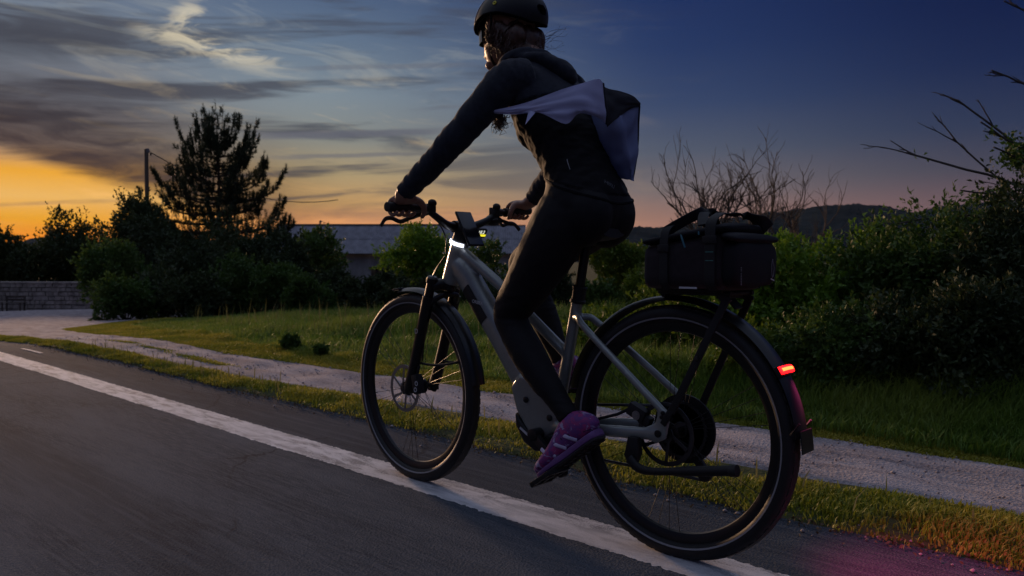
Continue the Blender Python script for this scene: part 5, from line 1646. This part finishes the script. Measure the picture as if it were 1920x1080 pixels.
# ================================================================== the rider
M_SKIN = mat('skin', (0.30, 0.165, 0.115), 0.5, spec=.4, var=(30, .08))
M_HOODIE = mat('navy_hoodie_knit', (0.020, 0.023, 0.032), 0.9, spec=.15, bump=(520, .5, .002), sheen=.12, var=(70, .25))
M_VEST = mat('black_vest_fabric', (0.0045, 0.004, 0.0055), 0.85, spec=.25, bump=(60, .25, .004), var=(20, .2))
M_LEGGING = mat('black_stretch_leggings', (0.004, 0.0030, 0.0042), 0.75, spec=.35, bump=(700, .3, .001))
M_HAIR = mat('brown_hair', (0.060, 0.026, 0.014), 0.5, spec=.5, var=(120, .5))
M_LINING = None
person = empty('person', (.345, 0, .12), 'person in black leggings and navy hoodie riding the bicycle, seen from behind', 'person')
PO = -Vector(person.location)
B = MB()


def limb(pts, n=20, k=4, ref=(0, 1, 0)):
    s = spline(pts, k); B.tube(s[:, :3], s[:, 3:] if s.shape[1] > 4 else s[:, 3], n, ref=ref)


# torso
limb([(.335, 0, .925, .105, .075), (.330, 0, .955, .140, .105), (.326, 0, 1.00, .156, .122), (.328, 0, 1.045, .152, .118), (.340, 0, 1.095, .134, .102), (.364, 0, 1.155, .128, .094), (.408, 0, 1.23, .140, .102), (.456, 0, 1.305, .152, .106), (.494, 0, 1.375, .152, .094), (.526, 0, 1.43, .124, .076), (.552, 0, 1.470, .070, .060)], 28)
for s in (1, -1):
    B.ball((.296, s * .060, .988), (.100, .086, .104), 20, 14)
    B.ball((.500, s * .080, 1.395), (.075, .080, .060), 16, 12)     # shoulder blades
    B.ball((.500, s * .055, 1.285), (.052, .062, .085), 16, 12)     # chest
# neck and head
limb([(.540, 0, 1.455, .064), (.570, 0, 1.505, .056), (.606, 0, 1.555, .053)], 20)
B.ball((.652, 0, 1.618), (.096, .077, .108), 24, 18)
B.ball((.690, 0, 1.565), (.062, .056, .062), 18, 12)               # jaw
B.tube([(.742, 0, 1.612), (.764, 0, 1.578)], [.008, .014], 10)     # nose
B.ball((.745, 0, 1.545), (.018, .026, .012), 12, 8)                # mouth
B.ball((.735, 0, 1.515), (.022, .026, .018), 12, 8)                # chin
# arms and hands
HAND = {}
for s in (1, -1):
    dx, dz = (0, 0) if s > 0 else (.020, .013)
    sy = s
    limb([(.490, sy * .100, 1.410, .064), (.510, sy * .150, 1.405, .060), (.545, sy * .198, 1.348, .052), (.592, sy * .238, 1.278, .046), (.645 + dx * .4, sy * .276, 1.210 + dz * .5, .041), (.700 + dx * .7, sy * .292, 1.157 + dz * .7, .038), (.770 + dx, sy * .310, 1.100 + dz, .032), (.818 + dx, sy * .320, 1.063 + dz, .027), (.836 + dx, sy * .316, 1.052 + dz, .024)], 18)
    # palm over the grip: wide along the bar, heel of the hand behind it
    pl = spline([(.822 + dx, sy * .318, 1.060 + dz, .025, .021), (.834 + dx, sy * .306, 1.049 + dz, .036, .020), (.844 + dx, sy * .294, 1.046 + dz, .043, .0175), (.860 + dx, sy * .289, 1.050 + dz, .045, .0145), (.878 + dx, sy * .288, 1.044 + dz, .043, .0120)], 4)
    B.tube(pl[:, :3], pl[:, 3:], 16)
    for j, (yo, ln) in enumerate(((.328, .84), (.304, .97), (.279, 1.0), (.255, .93))):
        gx, gz = .863 + dx, 1.021 + dz
        ang0 = [75, 35, -10, -60, -105, -115 - 42 * ln]
        pts = [(gx + .0265 * math.cos(R(a)), sy * yo, gz + .0265 * math.sin(R(a)), .0092 - .0004 * i) for i, a in enumerate(ang0)]
        limb(pts, 10, 3)
    th = [(.836 + dx, sy * .262, 1.046 + dz, .0150), (.834 + dx, sy * .240, 1.040 + dz, .0130), (.833 + dx, sy * .224, 1.024 + dz, .0112), (.838 + dx, sy * .220, 1.002 + dz, .0100), (.850 + dx, sy * .222, .988 + dz, .0085)]
    limb(th, 10, 3)
    HAND[s] = (np.array([.812 + dx, sy * .318, 1.066 + dz]), unit(np.array([.048, -sy * .004, -.034])))
# legs: left down, right up
limb([(.338, .070, 1.00, .092), (.360, .085, .945, .094), (.405, .098, .865, .089), (.478, .104, .765, .074), (.541, .106, .688, .060), (.535, .107, .640, .053), (.470, .109, .555, .055), (.405, .111, .482, .047), (.340, .112, .418, .036), (.298, .113, .372, .033)], 22)
limb([(.338, -.070, 1.00, .092), (.385, -.085, .965, .092), (.470, -.100, .925, .086), (.575, -.104, .880, .073), (.672, -.106, .838, .061), (.672, -.107, .790, .053), (.615, -.109, .690, .054), (.570, -.111, .610, .046), (.535, -.112, .545, .036), (.515, -.113, .500, .033)], 22)
body = fused(B, .0045, 9, .5)
v = coords(body)
body.calc_loop_triangles()
nr = np.empty(len(body.vertices) * 3); body.vertex_normals.foreach_get('vector', nr); nr = nr.reshape(-1, 3)
from mathutils import noise as NZ


ARM = {s: spline([(.500, s * .155, 1.405), (.545, s * .198, 1.348), (.592, s * .238, 1.278), (.645 + (.008 if s < 0 else 0), s * .276, 1.212), (.700 + (.014 if s < 0 else 0), s * .292, 1.160), (.770 + (.02 if s < 0 else 0), s * .310, 1.104), (.822 + (.02 if s < 0 else 0), s * .320, 1.066)], 6) for s in (1, -1)}


def region(p):
    """0 skin, 1 hoodie, 2 vest, 3 leggings"""
    x, y, z = p[:, 0], p[:, 1], p[:, 2]
    r = np.full(len(p), 2)
    hem = 1.070 + .30 * (x - .30)
    r[z < hem] = 3
    r[(z > 1.315 + .30 * (.524 - x)) & (z > 1.2)] = 1
    for s in (1, -1):
        dd = np.min(np.linalg.norm(p[:, None] - ARM[s][None, 2:], axis=2), axis=1)
        r[(dd < .066) & (y * s > .10)] = 1
    neck = (p - np.array([.560, 0, 1.490])) @ unit(np.array([.5, 0, .86]))
    r[(neck > .012)] = 0
    for s in (1, -1):
        w0, wd = HAND[s]
        t = (p - w0) @ wd
        r[(t > 0) & (y * s > .18) & (x > .79)] = 0
    r[(z < .95) & (r != 0)] = 3
    return r


reg = region(v)
dsp = np.zeros(len(v))
for i in np.nonzero(reg > 0)[0]:
    p = v[i]; g_ = reg[i]
    if g_ == 1:
        # sleeve and yoke folds run round the arm
        dsp[i] = .0034 * NZ.noise(Vector((p[0] * 34 + p[2] * -26, p[1] * 10, (p[0] + p[2]) * 5))) + .0022 * NZ.noise(Vector((p[0] * 60 + p[2] * -20, p[1] * 20, p[2] * 16)) + Vector((5, 0, 0)))
    elif g_ == 2:
        dsp[i] = .0055 * NZ.noise(Vector((p[0] * 30 + p[2] * 16, p[1] * 12, p[2] * 10))) + .0025 * NZ.noise(Vector((p[0] * 60, p[1] * 30, p[2] * 70)))
    else:
        dsp[i] = .0012 * NZ.noise(Vector(p * 40)) + .0026 * max(0, 1 - abs(p[2] - .70) / .10) * NZ.noise(Vector((p[0] * 20, p[1] * 20, p[2] * 90))) + .0026 * max(0, 1 - abs(p[2] - .42) / .08) * NZ.noise(Vector((p[0] * 14, p[1] * 14, p[2] * 110)))
dsp[reg == 1] += .004
dsp[reg == 2] += .002
set_coords(body, v + nr * dsp[:, None])
v = coords(body)
fc = np.empty(len(body.polygons) * 3); body.polygons.foreach_get('center', fc)
freg = region(fc.reshape(-1, 3))
body.transform(Matrix.Translation(PO))
for m_ in (M_SKIN, M_HOODIE, M_VEST, M_LEGGING):
    body.materials.append(m_)
body.polygons.foreach_set('material_index', freg.astype(np.int32)); body.update()
smooth(body, 70)
bo = link('body', body, person); body.name = 'body'
BVH = BVHTree.FromPolygons([tuple(p) for p in v], [tuple(p.vertices) for p in body.polygons])

# ---- shoes
M_SHOE = bpy.data.materials.new('purple_pink_running_shoe'); M_SHOE.use_nodes = True
q = Graph(M_SHOE.node_tree)
co = q.n('ShaderNodeTexCoord').outputs['Object']
wv = q.noise(q.n('ShaderNodeVectorMath', {0: co, 1: (30, 18, 30)}, operation='MULTIPLY').outputs[0], 1.0, 4.0, .6, 1.5)
c_ = q.lerp(q.ss(wv, .40, .56), (.30, .030, .15, 1), (.13, .035, .19, 1))
c_ = q.lerp(q.ss(q.noise(co, 24.0, 3.0, .5, 2.0), .56, .62), c_, (.34, .28, .46, 1))
c_ = q.lerp(q.ss(q.noise(co, 34.0, 2.0, .5, 1.0), .62, .68), c_, (.03, .02, .04, 1))
p_ = q.n('ShaderNodeBsdfPrincipled', {'Base Color': c_, 'Roughness': .7}); q.n('ShaderNodeOutputMaterial', {'Surface': p_.outputs[0]})
M_SOLE = mat('black_shoe_sole', (0.016, 0.013, 0.016), .8)
M_MIDSOLE = mat('purple_midsole', (0.14, 0.06, 0.20), .7)
M_LACE = mat('pale_lilac_shoe_lace', (0.42, 0.38, 0.55), .7)
M_TOE = mat('pink_toe_cap', (0.42, 0.08, 0.14), .6)


def shoe(H, u, yc):
    u = unit(np.array(u, float)); n_ = np.cross([0, -1.0, 0], u); n_ = n_ if n_[2] > 0 else -n_
    H = np.array([H[0], yc, H[1]])
    st = [(-.002, .016, .030), (.012, .031, .062), (.045, .037, .092), (.075, .038, .100), (.105, .038, .090), (.140, .041, .072), (.180, .046, .056), (.220, .046, .046), (.250, .039, .038), (.272, .024, .027), (.281, .009, .014)]
    sp = spline([(s_, w_, h_) for s_, w_, h_ in st], 3)
    mb = MB()
    pts = np.array([H + u * s_ + n_ * (.012 + h_ / 2) for s_, w_, h_ in sp])
    mb.tube(pts, [(max(.003, w_), max(.004, h_ / 2)) for s_, w_, h_ in sp], 18, sq=.85)
    o = mb.build('shoe', M_SHOE, person, angle=70)
    ms = MB(); pts = np.array([H + u * s_ + n_ * .010 for s_, w_, h_ in sp]); ms.tube(pts, [(max(.004, w_ + .003), .012 if s_ < .18 else .010) for s_, w_, h_ in sp], 16, sq=.5); ms.build('midsole', M_MIDSOLE, o)
    so = MB(); pts = np.array([H + u * s_ - n_ * .003 for s_, w_, h_ in sp]); so.tube(pts, [(max(.004, w_ + .001), .006) for s_, w_, h_ in sp], 16, sq=.5)
    for i in range(11):
        for sy in (-1, 1):
            so.box(H + u * (.02 + .022 * i) - n_ * .010 + np.array([0, sy * .018, 0]), (.013, .022, .007), np.stack([u, [0, 1, 0], n_], 1))
    so.build('sole', M_SOLE, o)
    tc = MB(); tc.ball(H + u * .258 + n_ * .028, (.026, .030, .016), 14, 10); tc.build('toe_cap', M_TOE, o)
    for i in range(4):
        s_ = .095 + .022 * i; hh = np.interp(s_, [a[0] for a in st], [a[2] for a in st])
        lc_ = MB(); lc_.tube(spline([H + u * (s_ - .004) + n_ * (hh * .72) + np.array([0, .030, 0]), H + u * s_ + n_ * (hh + .013), H + u * (s_ + .006) + n_ * (hh * .72) + np.array([0, -.030, 0])], 4), .0030, 7); lc_.build('lace', M_LACE, o)
    for k_ in range(3):
        ov = MB(); s0 = .055 + .05 * k_; ov.tube(spline([H + u * s0 + n_ * .022 + np.array([0, .0385, 0]), H + u * (s0 + .028) + n_ * .050 + np.array([0, .0405, 0]), H + u * (s0 + .050) + n_ * .072 + np.array([0, .026, 0])], 4), [(.0055, .0016)] * 9, 8, ref=tuple(u)); ov.build('side_stripe', M_LACE, o)


shoe((.180, .338), (.78, 0, -.605), .114)
shoe((.400, .425), (.975, 0, -.12), -.114)

# ---- helmet
M_HELMET = mat('black_helmet_shell', (0.009, 0.009, 0.012), 0.5, spec=.22)
M_FOAM = mat('black_helmet_foam', (0.002, 0.002, 0.002), .95, spec=.05)
M_YELLOW = mat('yellow_round_sticker', (0.60, 0.52, 0.015), .5)
HC = np.array([.648, 0, 1.640]); HR = np.array([.139, .104, .112])
NA, NE = 120, 40


def helmet_pt(a, t, off=0.0):
    """a: heading from the front, t: 0 crown .. 1 lower rim."""
    rim = np.interp(abs(math.degrees(math.atan2(math.sin(a), math.cos(a)))), [0, 25, 50, 80, 105, 130, 155, 180], [90, 92, 86, 82, 88, 100, 110, 112])
    ph = R(rim) * t
    rr = 1.0 + off / .11
    # slight rear pod and keel
    ex = 1 + .04 * max(0, -math.cos(a)) * math.sin(ph)
    p = np.array([math.sin(ph) * math.cos(a) * ex, math.sin(ph) * math.sin(a), math.cos(ph)]) * HR * rr
    c, s = math.cos(-.10), math.sin(-.10)           # nose-down tilt
    p = np.array([c * p[0] - s * p[2], p[1], s * p[0] + c * p[2]])
    return HC + p


vents = [(R(120), .52, R(30), .10), (R(-120), .52, R(30), .10), (R(70), .42, R(18), .16), (R(-70), .42, R(18), .16), (R(160), .45, R(13), .20), (R(-160), .45, R(13), .20), (R(25), .50, R(14), .20), (R(-25), .50, R(14), .20), (R(180), .80, R(12), .08)]
V = [helmet_pt(2 * math.pi * k / NA, i / NE) for i in range(NE + 1) for k in range(NA)]
F = []
for i in range(NE):
    for k in range(NA):
        a = 2 * math.pi * (k + .5) / NA; t = (i + .5) / NE
        hole = False
        for va, vt, wa, wt in vents:
            da = math.atan2(math.sin(a - va), math.cos(a - va))
            if (da / wa) ** 2 + ((t - vt - .10 * da) / wt) ** 2 < 1:
                hole = True
        if not hole:
            F.append((i * NA + k, i * NA + (k + 1) % NA, (i + 1) * NA + (k + 1) % NA, (i + 1) * NA + k))
hm = MB(); hm.add(np.array(V), F); helmet = hm.build('helmet', M_HELMET, person, solid=.016, angle=45)
hl = MB(); hl.add(np.array([helmet_pt(2 * math.pi * k / 40, i / 10 * .97, -.020) for i in range(11) for k in range(40)]), [(i * 40 + k, i * 40 + (k + 1) % 40, (i + 1) * 40 + (k + 1) % 40, (i + 1) * 40 + k) for i in range(10) for k in range(40)]); hl.build('helmet_liner', M_FOAM, helmet)
rm_ = MB(); rm_.tube(np.array([helmet_pt(2 * math.pi * k / 90, 1.0, -.004) for k in range(90)]), .0055, 8, closed=True, ref=(0, 0, 1)); rm_.build('helmet_rim', M_FOAM, helmet)
sm_ = MB(); sm_.tube(np.array([helmet_pt(R(52) + R(26) * t_, .98 - .80 * t_, .001) for t_ in np.linspace(0, 1, 14)]), .0012, 6); sm_.build('shell_seam', M_PRINT, helmet)


def surf_disc(a, t, r, m_, name, parent, off=.002):
    c0 = helmet_pt(a, t); c1 = helmet_pt(a + .05, t); c2 = helmet_pt(a, t + .03)
    nrm = unit(np.cross(c1 - c0, c2 - c0)); nrm = nrm if nrm @ (c0 - HC) > 0 else -nrm
    mb = MB(); mb.lathe([(0, off + .0005), (r, off + .0005), (r, off - .003), (0, off - .003)], c0, nrm, 20); return mb.build(name, m_, parent), c0, nrm


_, c0, nrm = surf_disc(R(101), .80, .0068, M_YELLOW, 'round_sticker', helmet)
sl_ = MB(); tx = unit(np.cross([0, 0, 1], nrm)); ty = np.cross(nrm, tx)
sl_.bar(c0 + nrm * .0029 - tx * .003 - ty * .0012, c0 + nrm * .0029 + tx * .003 + ty * .0012, .0016, .0008, tuple(nrm)); sl_.build('sticker_mark', M_FOAM, helmet)
# ring-shaped rear lettering
c0 = helmet_pt(R(150), .42); c1 = helmet_pt(R(156), .42); nrm = unit(c0 - HC)
tm = text_mesh('OC', .026, axes(c0 + nrm * .003, (-.35, -.35, -.87), (-.72, -.55, .5)))
tm.transform(Matrix.Translation(PO)); link('helmet_lettering', tm, helmet, [M_PRINT])
# chin strap and rear cradle
cs = MB(); cs.tube(spline([helmet_pt(R(95), .97), (.655, .082, 1.585), (.672, .070, 1.545), (.690, .040, 1.512), (.695, 0, 1.500), (.690, -.040, 1.512), (.672, -.070, 1.545), (.655, -.082, 1.585), helmet_pt(R(-95), .97)], 4), [(.0012, .006)] * 33, 8, ref=(1, 0, 0)); cs.build('chin_strap', M_WEBBING, helmet)
cs = MB(); cs.tube(spline([helmet_pt(R(140), .97), (.615, .084, 1.570), (.672, .072, 1.545)], 4), [(.0012, .005)] * 9, 8, ref=(0, 0, 1)); cs.build('chin_strap', M_WEBBING, helmet)
cd = MB(); cd.tube(spline([(.600, .080, 1.583), (.560, .055, 1.572), (.546, 0, 1.568), (.560, -.055, 1.572), (.600, -.080, 1.583)], 4), [(.010, .004)] * 17, 8, ref=(0, 0, 1)); cd.build('rear_cradle', M_FOAM, helmet)
# ---- sunglasses
M_LENS = mat('dark_smoke_lens', (0.02, 0.022, 0.035), .12, spec=.6)
sg = MB(); gg = []
for z_ in np.linspace(1.578, 1.628, 6):
    gg.append([(.772 - .060 * (abs(u) ** 2.4) - .05 * (1.60 - z_), u * .072, z_ + .004 * (1 - abs(u))) for u in np.linspace(-1, 1, 21)])
sg.sheet(np.array(gg)); glasses = sg.build('sunglasses', M_LENS, person, solid=.0025)
fr = MB(); fr.tube(np.array(gg[-1]), .0028, 8, ref=(0, 0, 1)); fr.build('glasses_frame', M_FOAM, glasses)
for s in (1, -1):
    t_ = MB(); t_.tube([(.716, s * .072, 1.622), (.670, s * .081, 1.612), (.630, s * .080, 1.600)], [(.005, .0018)] * 3, 8, ref=(0, 0, 1)); t_.build('temple_arm', M_FOAM, glasses)

# ---- hair: curls under the helmet, loose wisps, the tail blown forward under the arm
def strands(name, roots, ends, k, r, curl, parent, m_=None):
    mb = MB()
    for _ in range(k):
        i = rng.integers(0, len(roots))
        a = np.array(roots[i]) + rng.normal(0, .010, 3); e = np.array(ends[i]) + rng.normal(0, .012, 3)
        L = np.linalg.norm(e - a); ph = rng.uniform(0, 6.28, 2); fq = rng.uniform(1.0, 2.2)
        t = np.linspace(0, 1, 9)
        pts = a + (e - a) * t[:, None] + np.stack([np.sin(t * fq * 6.28 + ph[0]), np.cos(t * fq * 6.28 + ph[0]), np.sin(t * fq * 5 + ph[1])], 1) * curl * (t[:, None] ** .7)
        mb.tube(pts, r * np.linspace(1, .35, 9), 4, cap=False)
    return mb


hb_ = MB()
B2 = MB()
for cpt, rr in (((.585, .045, 1.575), (.045, .040, .050)), ((.572, 0, 1.565), (.045, .045, .055)), ((.585, -.045, 1.575), (.045, .040, .050)), ((.640, .074, 1.590), (.050, .018, .042)), ((.640, -.074, 1.590), (.050, .018, .042)), ((.662, .073, 1.578), (.020, .013, .032)), ((.560, .02, 1.52), (.034, .040, .035)), ((.600, .062, 1.545), (.035, .022, .035)), ((.565, -.02, 1.53), (.034, .040, .035))):
    B2.ball(cpt, rr, 14, 10)
hme = fused(B2, .005, 3, .5)
hv = coords(hme); hn = np.empty(len(hv) * 3); hme.vertex_normals.foreach_get('vector', hn); hn = hn.reshape(-1, 3)
hv = hv + hn * np.array([.005 * NZ.noise(Vector((p[0] * 70, p[1] * 70, p[2] * 22))) for p in hv])[:, None]
set_coords(hme, hv); hme.transform(Matrix.Translation(PO)); smooth(hme, 80); hair = link('hair', hme, person, [M_HAIR])
roots = [(.640, .085, 1.615), (.655, .084, 1.60), (.672, .080, 1.605), (.610, .083, 1.59), (.580, .066, 1.585), (.556, .03, 1.58), (.550, -.01, 1.58), (.600, .080, 1.57)]
ends = [(.650, .086, 1.555), (.660, .083, 1.545), (.668, .080, 1.565), (.605, .085, 1.525), (.575, .075, 1.505), (.550, .045, 1.500), (.540, .005, 1.500), (.63, .078, 1.520)]
strands('curls', roots, ends, 300, .0016, .008, hair).build('curls', M_HAIR, hair)['kind'] = 'stuff'
strands('loose_wisps', [(.545, .01, 1.53), (.545, -.02, 1.56)], [(.470, -.03, 1.555), (.465, -.05, 1.60)], 12, .0007, .014, hair).build('loose_wisps', M_HAIR, hair)['kind'] = 'stuff'
tail_h = strands('ponytail', [(.560, .150, 1.310), (.545, .155, 1.305)], [(.552, .158, 1.262), (.532, .160, 1.266)], 80, .0017, .011, hair).build('ponytail', M_HAIR, hair); tail_h['kind'] = 'stuff'

# ---- hood and collar of the hoodie
H3 = MB()
def Yp(px, py, yy):
    dv = FWD + RGT * (px - 960) / 1470.0 - UPV * (py - 540) / 1470.0
    return CAM + dv * (yy - CAM[1]) / dv[1]


cp = spline([(.655, .015, 1.470, .014), (.630, .060, 1.478, .017), (.590, .085, 1.490, .020), (.545, .078, 1.500, .022), (.515, .035, 1.505, .024), (.510, -.02, 1.503, .024), (.530, -.065, 1.498, .022), (.580, -.078, 1.488, .020), (.635, -.055, 1.476, .017)], 4)
H3.tube(cp[:, :3], cp[:, 3], 14, ref=(0, 0, 1))
hp_ = [np.append(Yp(a_, b_, y_), (r1, r2)) for a_, b_, y_, r1, r2 in ((958, 110, .085, .020, .014), (985, 112, .062, .034, .020), (1012, 116, .038, .046, .026), (1036, 124, .012, .054, .031), (1056, 134, -.005, .050, .032), (1068, 147, -.010, .036, .026), (1071, 156, -.010, .016, .014))]
hp_ = spline(hp_, 5)
H3.tube(hp_[:, :3], hp_[:, 3:], 18, ref=(0, 1, .3))
hme = fused(H3, .0045, 8, .5)
hv = coords(hme); hn = np.empty(len(hv) * 3); hme.vertex_normals.foreach_get('vector', hn); hn = hn.reshape(-1, 3)
hv = hv + hn * np.array([.0045 * NZ.noise(Vector((p[0] * 20 + p[2] * 22, p[1] * 22, p[2] * 9))) + .0015 * NZ.noise(Vector(p * 60)) for p in hv])[:, None]
set_coords(hme, hv); hme.transform(Matrix.Translation(PO)); smooth(hme, 80); link('hood', hme, person, [M_HOODIE])

# ---- wind-blown jacket tails
def fabric(name, col, trans, rough=.8, bump=260):
    mt = bpy.data.materials.new(name); mt.use_nodes = True
    q = Graph(mt.node_tree); co = q.n('ShaderNodeTexCoord').outputs['Object']
    p = q.n('ShaderNodeBsdfPrincipled', {'Base Color': tuple(col) + (1,), 'Roughness': rough, 'Specular IOR Level': .25})
    b = q.n('ShaderNodeBump', {'Height': q.noise(co, bump, 3, .5), 'Strength': .35, 'Distance': .002}); q.put(p.inputs['Normal'], b.outputs[0])
    t = q.n('ShaderNodeBsdfTranslucent', {'Color': tuple(col) + (1,)})
    mx = q.n('ShaderNodeMixShader', {0: trans, 1: p.outputs[0], 2: t.outputs[0]}); q.n('ShaderNodeOutputMaterial', {'Surface': mx.outputs[0]})
    return mt


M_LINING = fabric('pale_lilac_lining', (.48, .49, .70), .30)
M_LINING2 = fabric('shaded_blue_lining', (.22, .25, .42), .40)  # darker copy of the lilac lining, shade put into its colour
M_MESH = fabric('black_mesh_panel', (.020, .020, .026), .05)


def cloth(name, rows, m_, nu=14, amp=.006, fr=(16, 9), th=.0022, seed=0.0, piping=None):
    """rows: list of polylines (same length); a smooth fluttering sheet through them."""
    A = np.array(rows, float)
    A = np.stack([spline(A[i], 5) for i in range(len(A))])
    A = np.stack([spline(A[:, j], 5) for j in range(A.shape[1])], 1)
    du = np.gradient(A, axis=0); dv = np.gradient(A, axis=1); nn_ = unit(np.cross(du, dv))
    m, n = A.shape[:2]
    off = np.array([[NZ.noise(Vector((i / m * fr[0] * .25 + seed, j / n * fr[1] * .35, seed))) for j in range(n)] for i in range(m)])
    win = np.minimum(1, 4 * np.minimum(np.linspace(0, 1, n), np.linspace(1, 0, n)))[None] * (.25 + .75 * np.minimum(1, 4 * np.minimum(np.linspace(0, 1, m), np.linspace(1, 0, m))))[:, None]
    A = A + nn_ * (off * amp * win)[..., None]
    mb = MB(); mb.sheet(A); o = mb.build(name, m_, person, solid=th, angle=70)
    if piping:
        pb = MB(); e = {'r': A[:, -1], 'l': A[:, 0], 't': A[0], 'b': A[-1]}[piping]; pb.tube(e, .0035, 8, ref=(.2, .3, 1)); pb.build('piping', M_MESH, o)
    return o


# lilac inside of the lifted left tail: top edge and ragged lower edge
cloth('lifted_jacket_tail', [
    [Yp(924, 207, .215), Yp(965, 198, .205), Yp(1005, 186, .185), Yp(1055, 167, .150), Yp(1095, 155, .110), Yp(1122, 148, .080), Yp(1131, 156, .060)],
    [Yp(925, 209, .215), Yp(966, 207, .207), Yp(1006, 198, .190), Yp(1056, 186, .158), Yp(1096, 180, .125), Yp(1124, 182, .085), Yp(1134, 184, .060)],
    [Yp(926, 211, .213), Yp(967, 213, .205), Yp(1008, 209, .190), Yp(1058, 205, .165), Yp(1098, 206, .130), Yp(1126, 214, .085), Yp(1138, 214, .060)],
    [Yp(927, 213, .210), Yp(968, 215, .200), Yp(1010, 211, .188), Yp(1061, 232, .165), Yp(1086, 212, .120), Yp(1122, 221, .075), Yp(1137, 233, .050)]], M_LINING, amp=.010, fr=(24, 18), seed=3.0, piping='r')
# dark billowing back panel, its pale inside, given a shaded colour, turned to the camera
cloth('billowing_panel_top', [
    [Yp(1126, 158, .055), Yp(1140, 166, .010), Yp(1165, 171, -.040), Yp(1187, 180, -.075), Yp(1201, 193, -.100)],
    [Yp(1131, 185, .060), Yp(1144, 184, .015), Yp(1166, 186, -.030), Yp(1187, 190, -.070), Yp(1201, 196, -.100)],
    [Yp(1136, 212, .050), Yp(1148, 206, .015), Yp(1168, 202, -.030), Yp(1186, 198, -.070), Yp(1200, 198, -.100)],
    [Yp(1139, 238, .030), Yp(1152, 226, .010), Yp(1168, 214, -.030), Yp(1184, 204, -.070), Yp(1199, 200, -.100)]], M_MESH, amp=.008, seed=8.0)
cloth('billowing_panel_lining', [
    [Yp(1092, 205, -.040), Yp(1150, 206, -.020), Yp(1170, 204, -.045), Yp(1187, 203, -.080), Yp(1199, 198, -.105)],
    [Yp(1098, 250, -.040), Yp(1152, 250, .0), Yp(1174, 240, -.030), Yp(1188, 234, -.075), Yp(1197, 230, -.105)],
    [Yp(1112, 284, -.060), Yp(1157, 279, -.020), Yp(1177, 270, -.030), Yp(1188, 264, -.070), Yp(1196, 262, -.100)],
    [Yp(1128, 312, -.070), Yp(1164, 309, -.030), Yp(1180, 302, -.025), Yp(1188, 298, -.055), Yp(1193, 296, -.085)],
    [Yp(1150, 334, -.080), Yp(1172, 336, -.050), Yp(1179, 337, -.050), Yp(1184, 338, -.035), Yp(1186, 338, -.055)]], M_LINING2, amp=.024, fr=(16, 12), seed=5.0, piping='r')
# vest hem line, reflective tab, waistband lettering
hm_ = MB()
tp = []
for a in np.linspace(0, 2 * np.pi, 80, endpoint=False):
    o_ = np.array([.33 + .6 * math.cos(a), .6 * math.sin(a), 0]); zz_ = 1.068
    loc, nn_, _, _ = BVH.ray_cast(Vector((.33 + .6 * math.cos(a), .6 * math.sin(a), zz_ + .05 * math.cos(a))), Vector((-math.cos(a), -math.sin(a), 0)))
    if loc is not None and abs(loc.y) < .19:
        tp.append(np.array(loc) + np.array(nn_) * .001)
hm_.tube(np.array(tp), [(.005, .003)] * len(tp), 8, closed=True, ref=(0, 0, 1)); hm_.build('vest_hem', M_VEST, person)


def onto_body(me, lift=.0012):
    va = coords(me); out = []
    for p in va:
        loc, nn_, _, _ = BVH.find_nearest(Vector(p))
        out.append(np.array(loc) + np.array(nn_) * lift)
    set_coords(me, np.array(out)); me.transform(Matrix.Translation(PO))
    return me


p0 = Yp(1148, 343, .03)
tm = text_mesh('HIRU', .021, axes(p0, tuple(RGT * .96 + np.array([0, 0, -.22])), (.25, -.05, 1)), 0.0)
bmt = bmesh.new(); bmt.from_mesh(tm); bmesh.ops.subdivide_edges(bmt, edges=[e for e in bmt.edges if e.calc_length() > .006], cuts=2); bmesh.ops.triangulate(bmt, faces=bmt.faces); bmt.to_mesh(tm); bmt.free()
M_FAINT2 = mat('dull_grey_waistband_print', (0.075, 0.078, 0.088), .6)
link('waistband_lettering', onto_body(tm), person, [M_FAINT2])
tb = MB(); a_, b_ = Yp(1061, 292, .13), Yp(1069, 315, .13); tb.bar(a_, b_, .0030, .001, (0, 1, 0)); me = tb.mesh('reflective_tab')
bmt = bmesh.new(); bmt.from_mesh(me); bmesh.ops.subdivide_edges(bmt, edges=bmt.edges, cuts=2); bmt.to_mesh(me); bmt.free()
link('reflective_tab', onto_body(me, .002), person, [M_REFLECT])

# ================================================================== evening air
hz = bpy.data.materials.new('evening_air'); hz.use_nodes = True
q = Graph(hz.node_tree)
pv = q.n('ShaderNodeVolumePrincipled', {'Color': (.55, .70, 1.0, 1), 'Density': 1.2e-5, 'Anisotropy': 0.2})
q.n('ShaderNodeOutputMaterial', {'Volume': pv.outputs[0]})
m_ = MB(); m_.box((0, 0, 146), (10400, 10400, 308))
tag(link('haze', m_.mesh('haze'), None, [hz]), 'thin bluish evening haze over the valley', 'haze', kind='stuff')
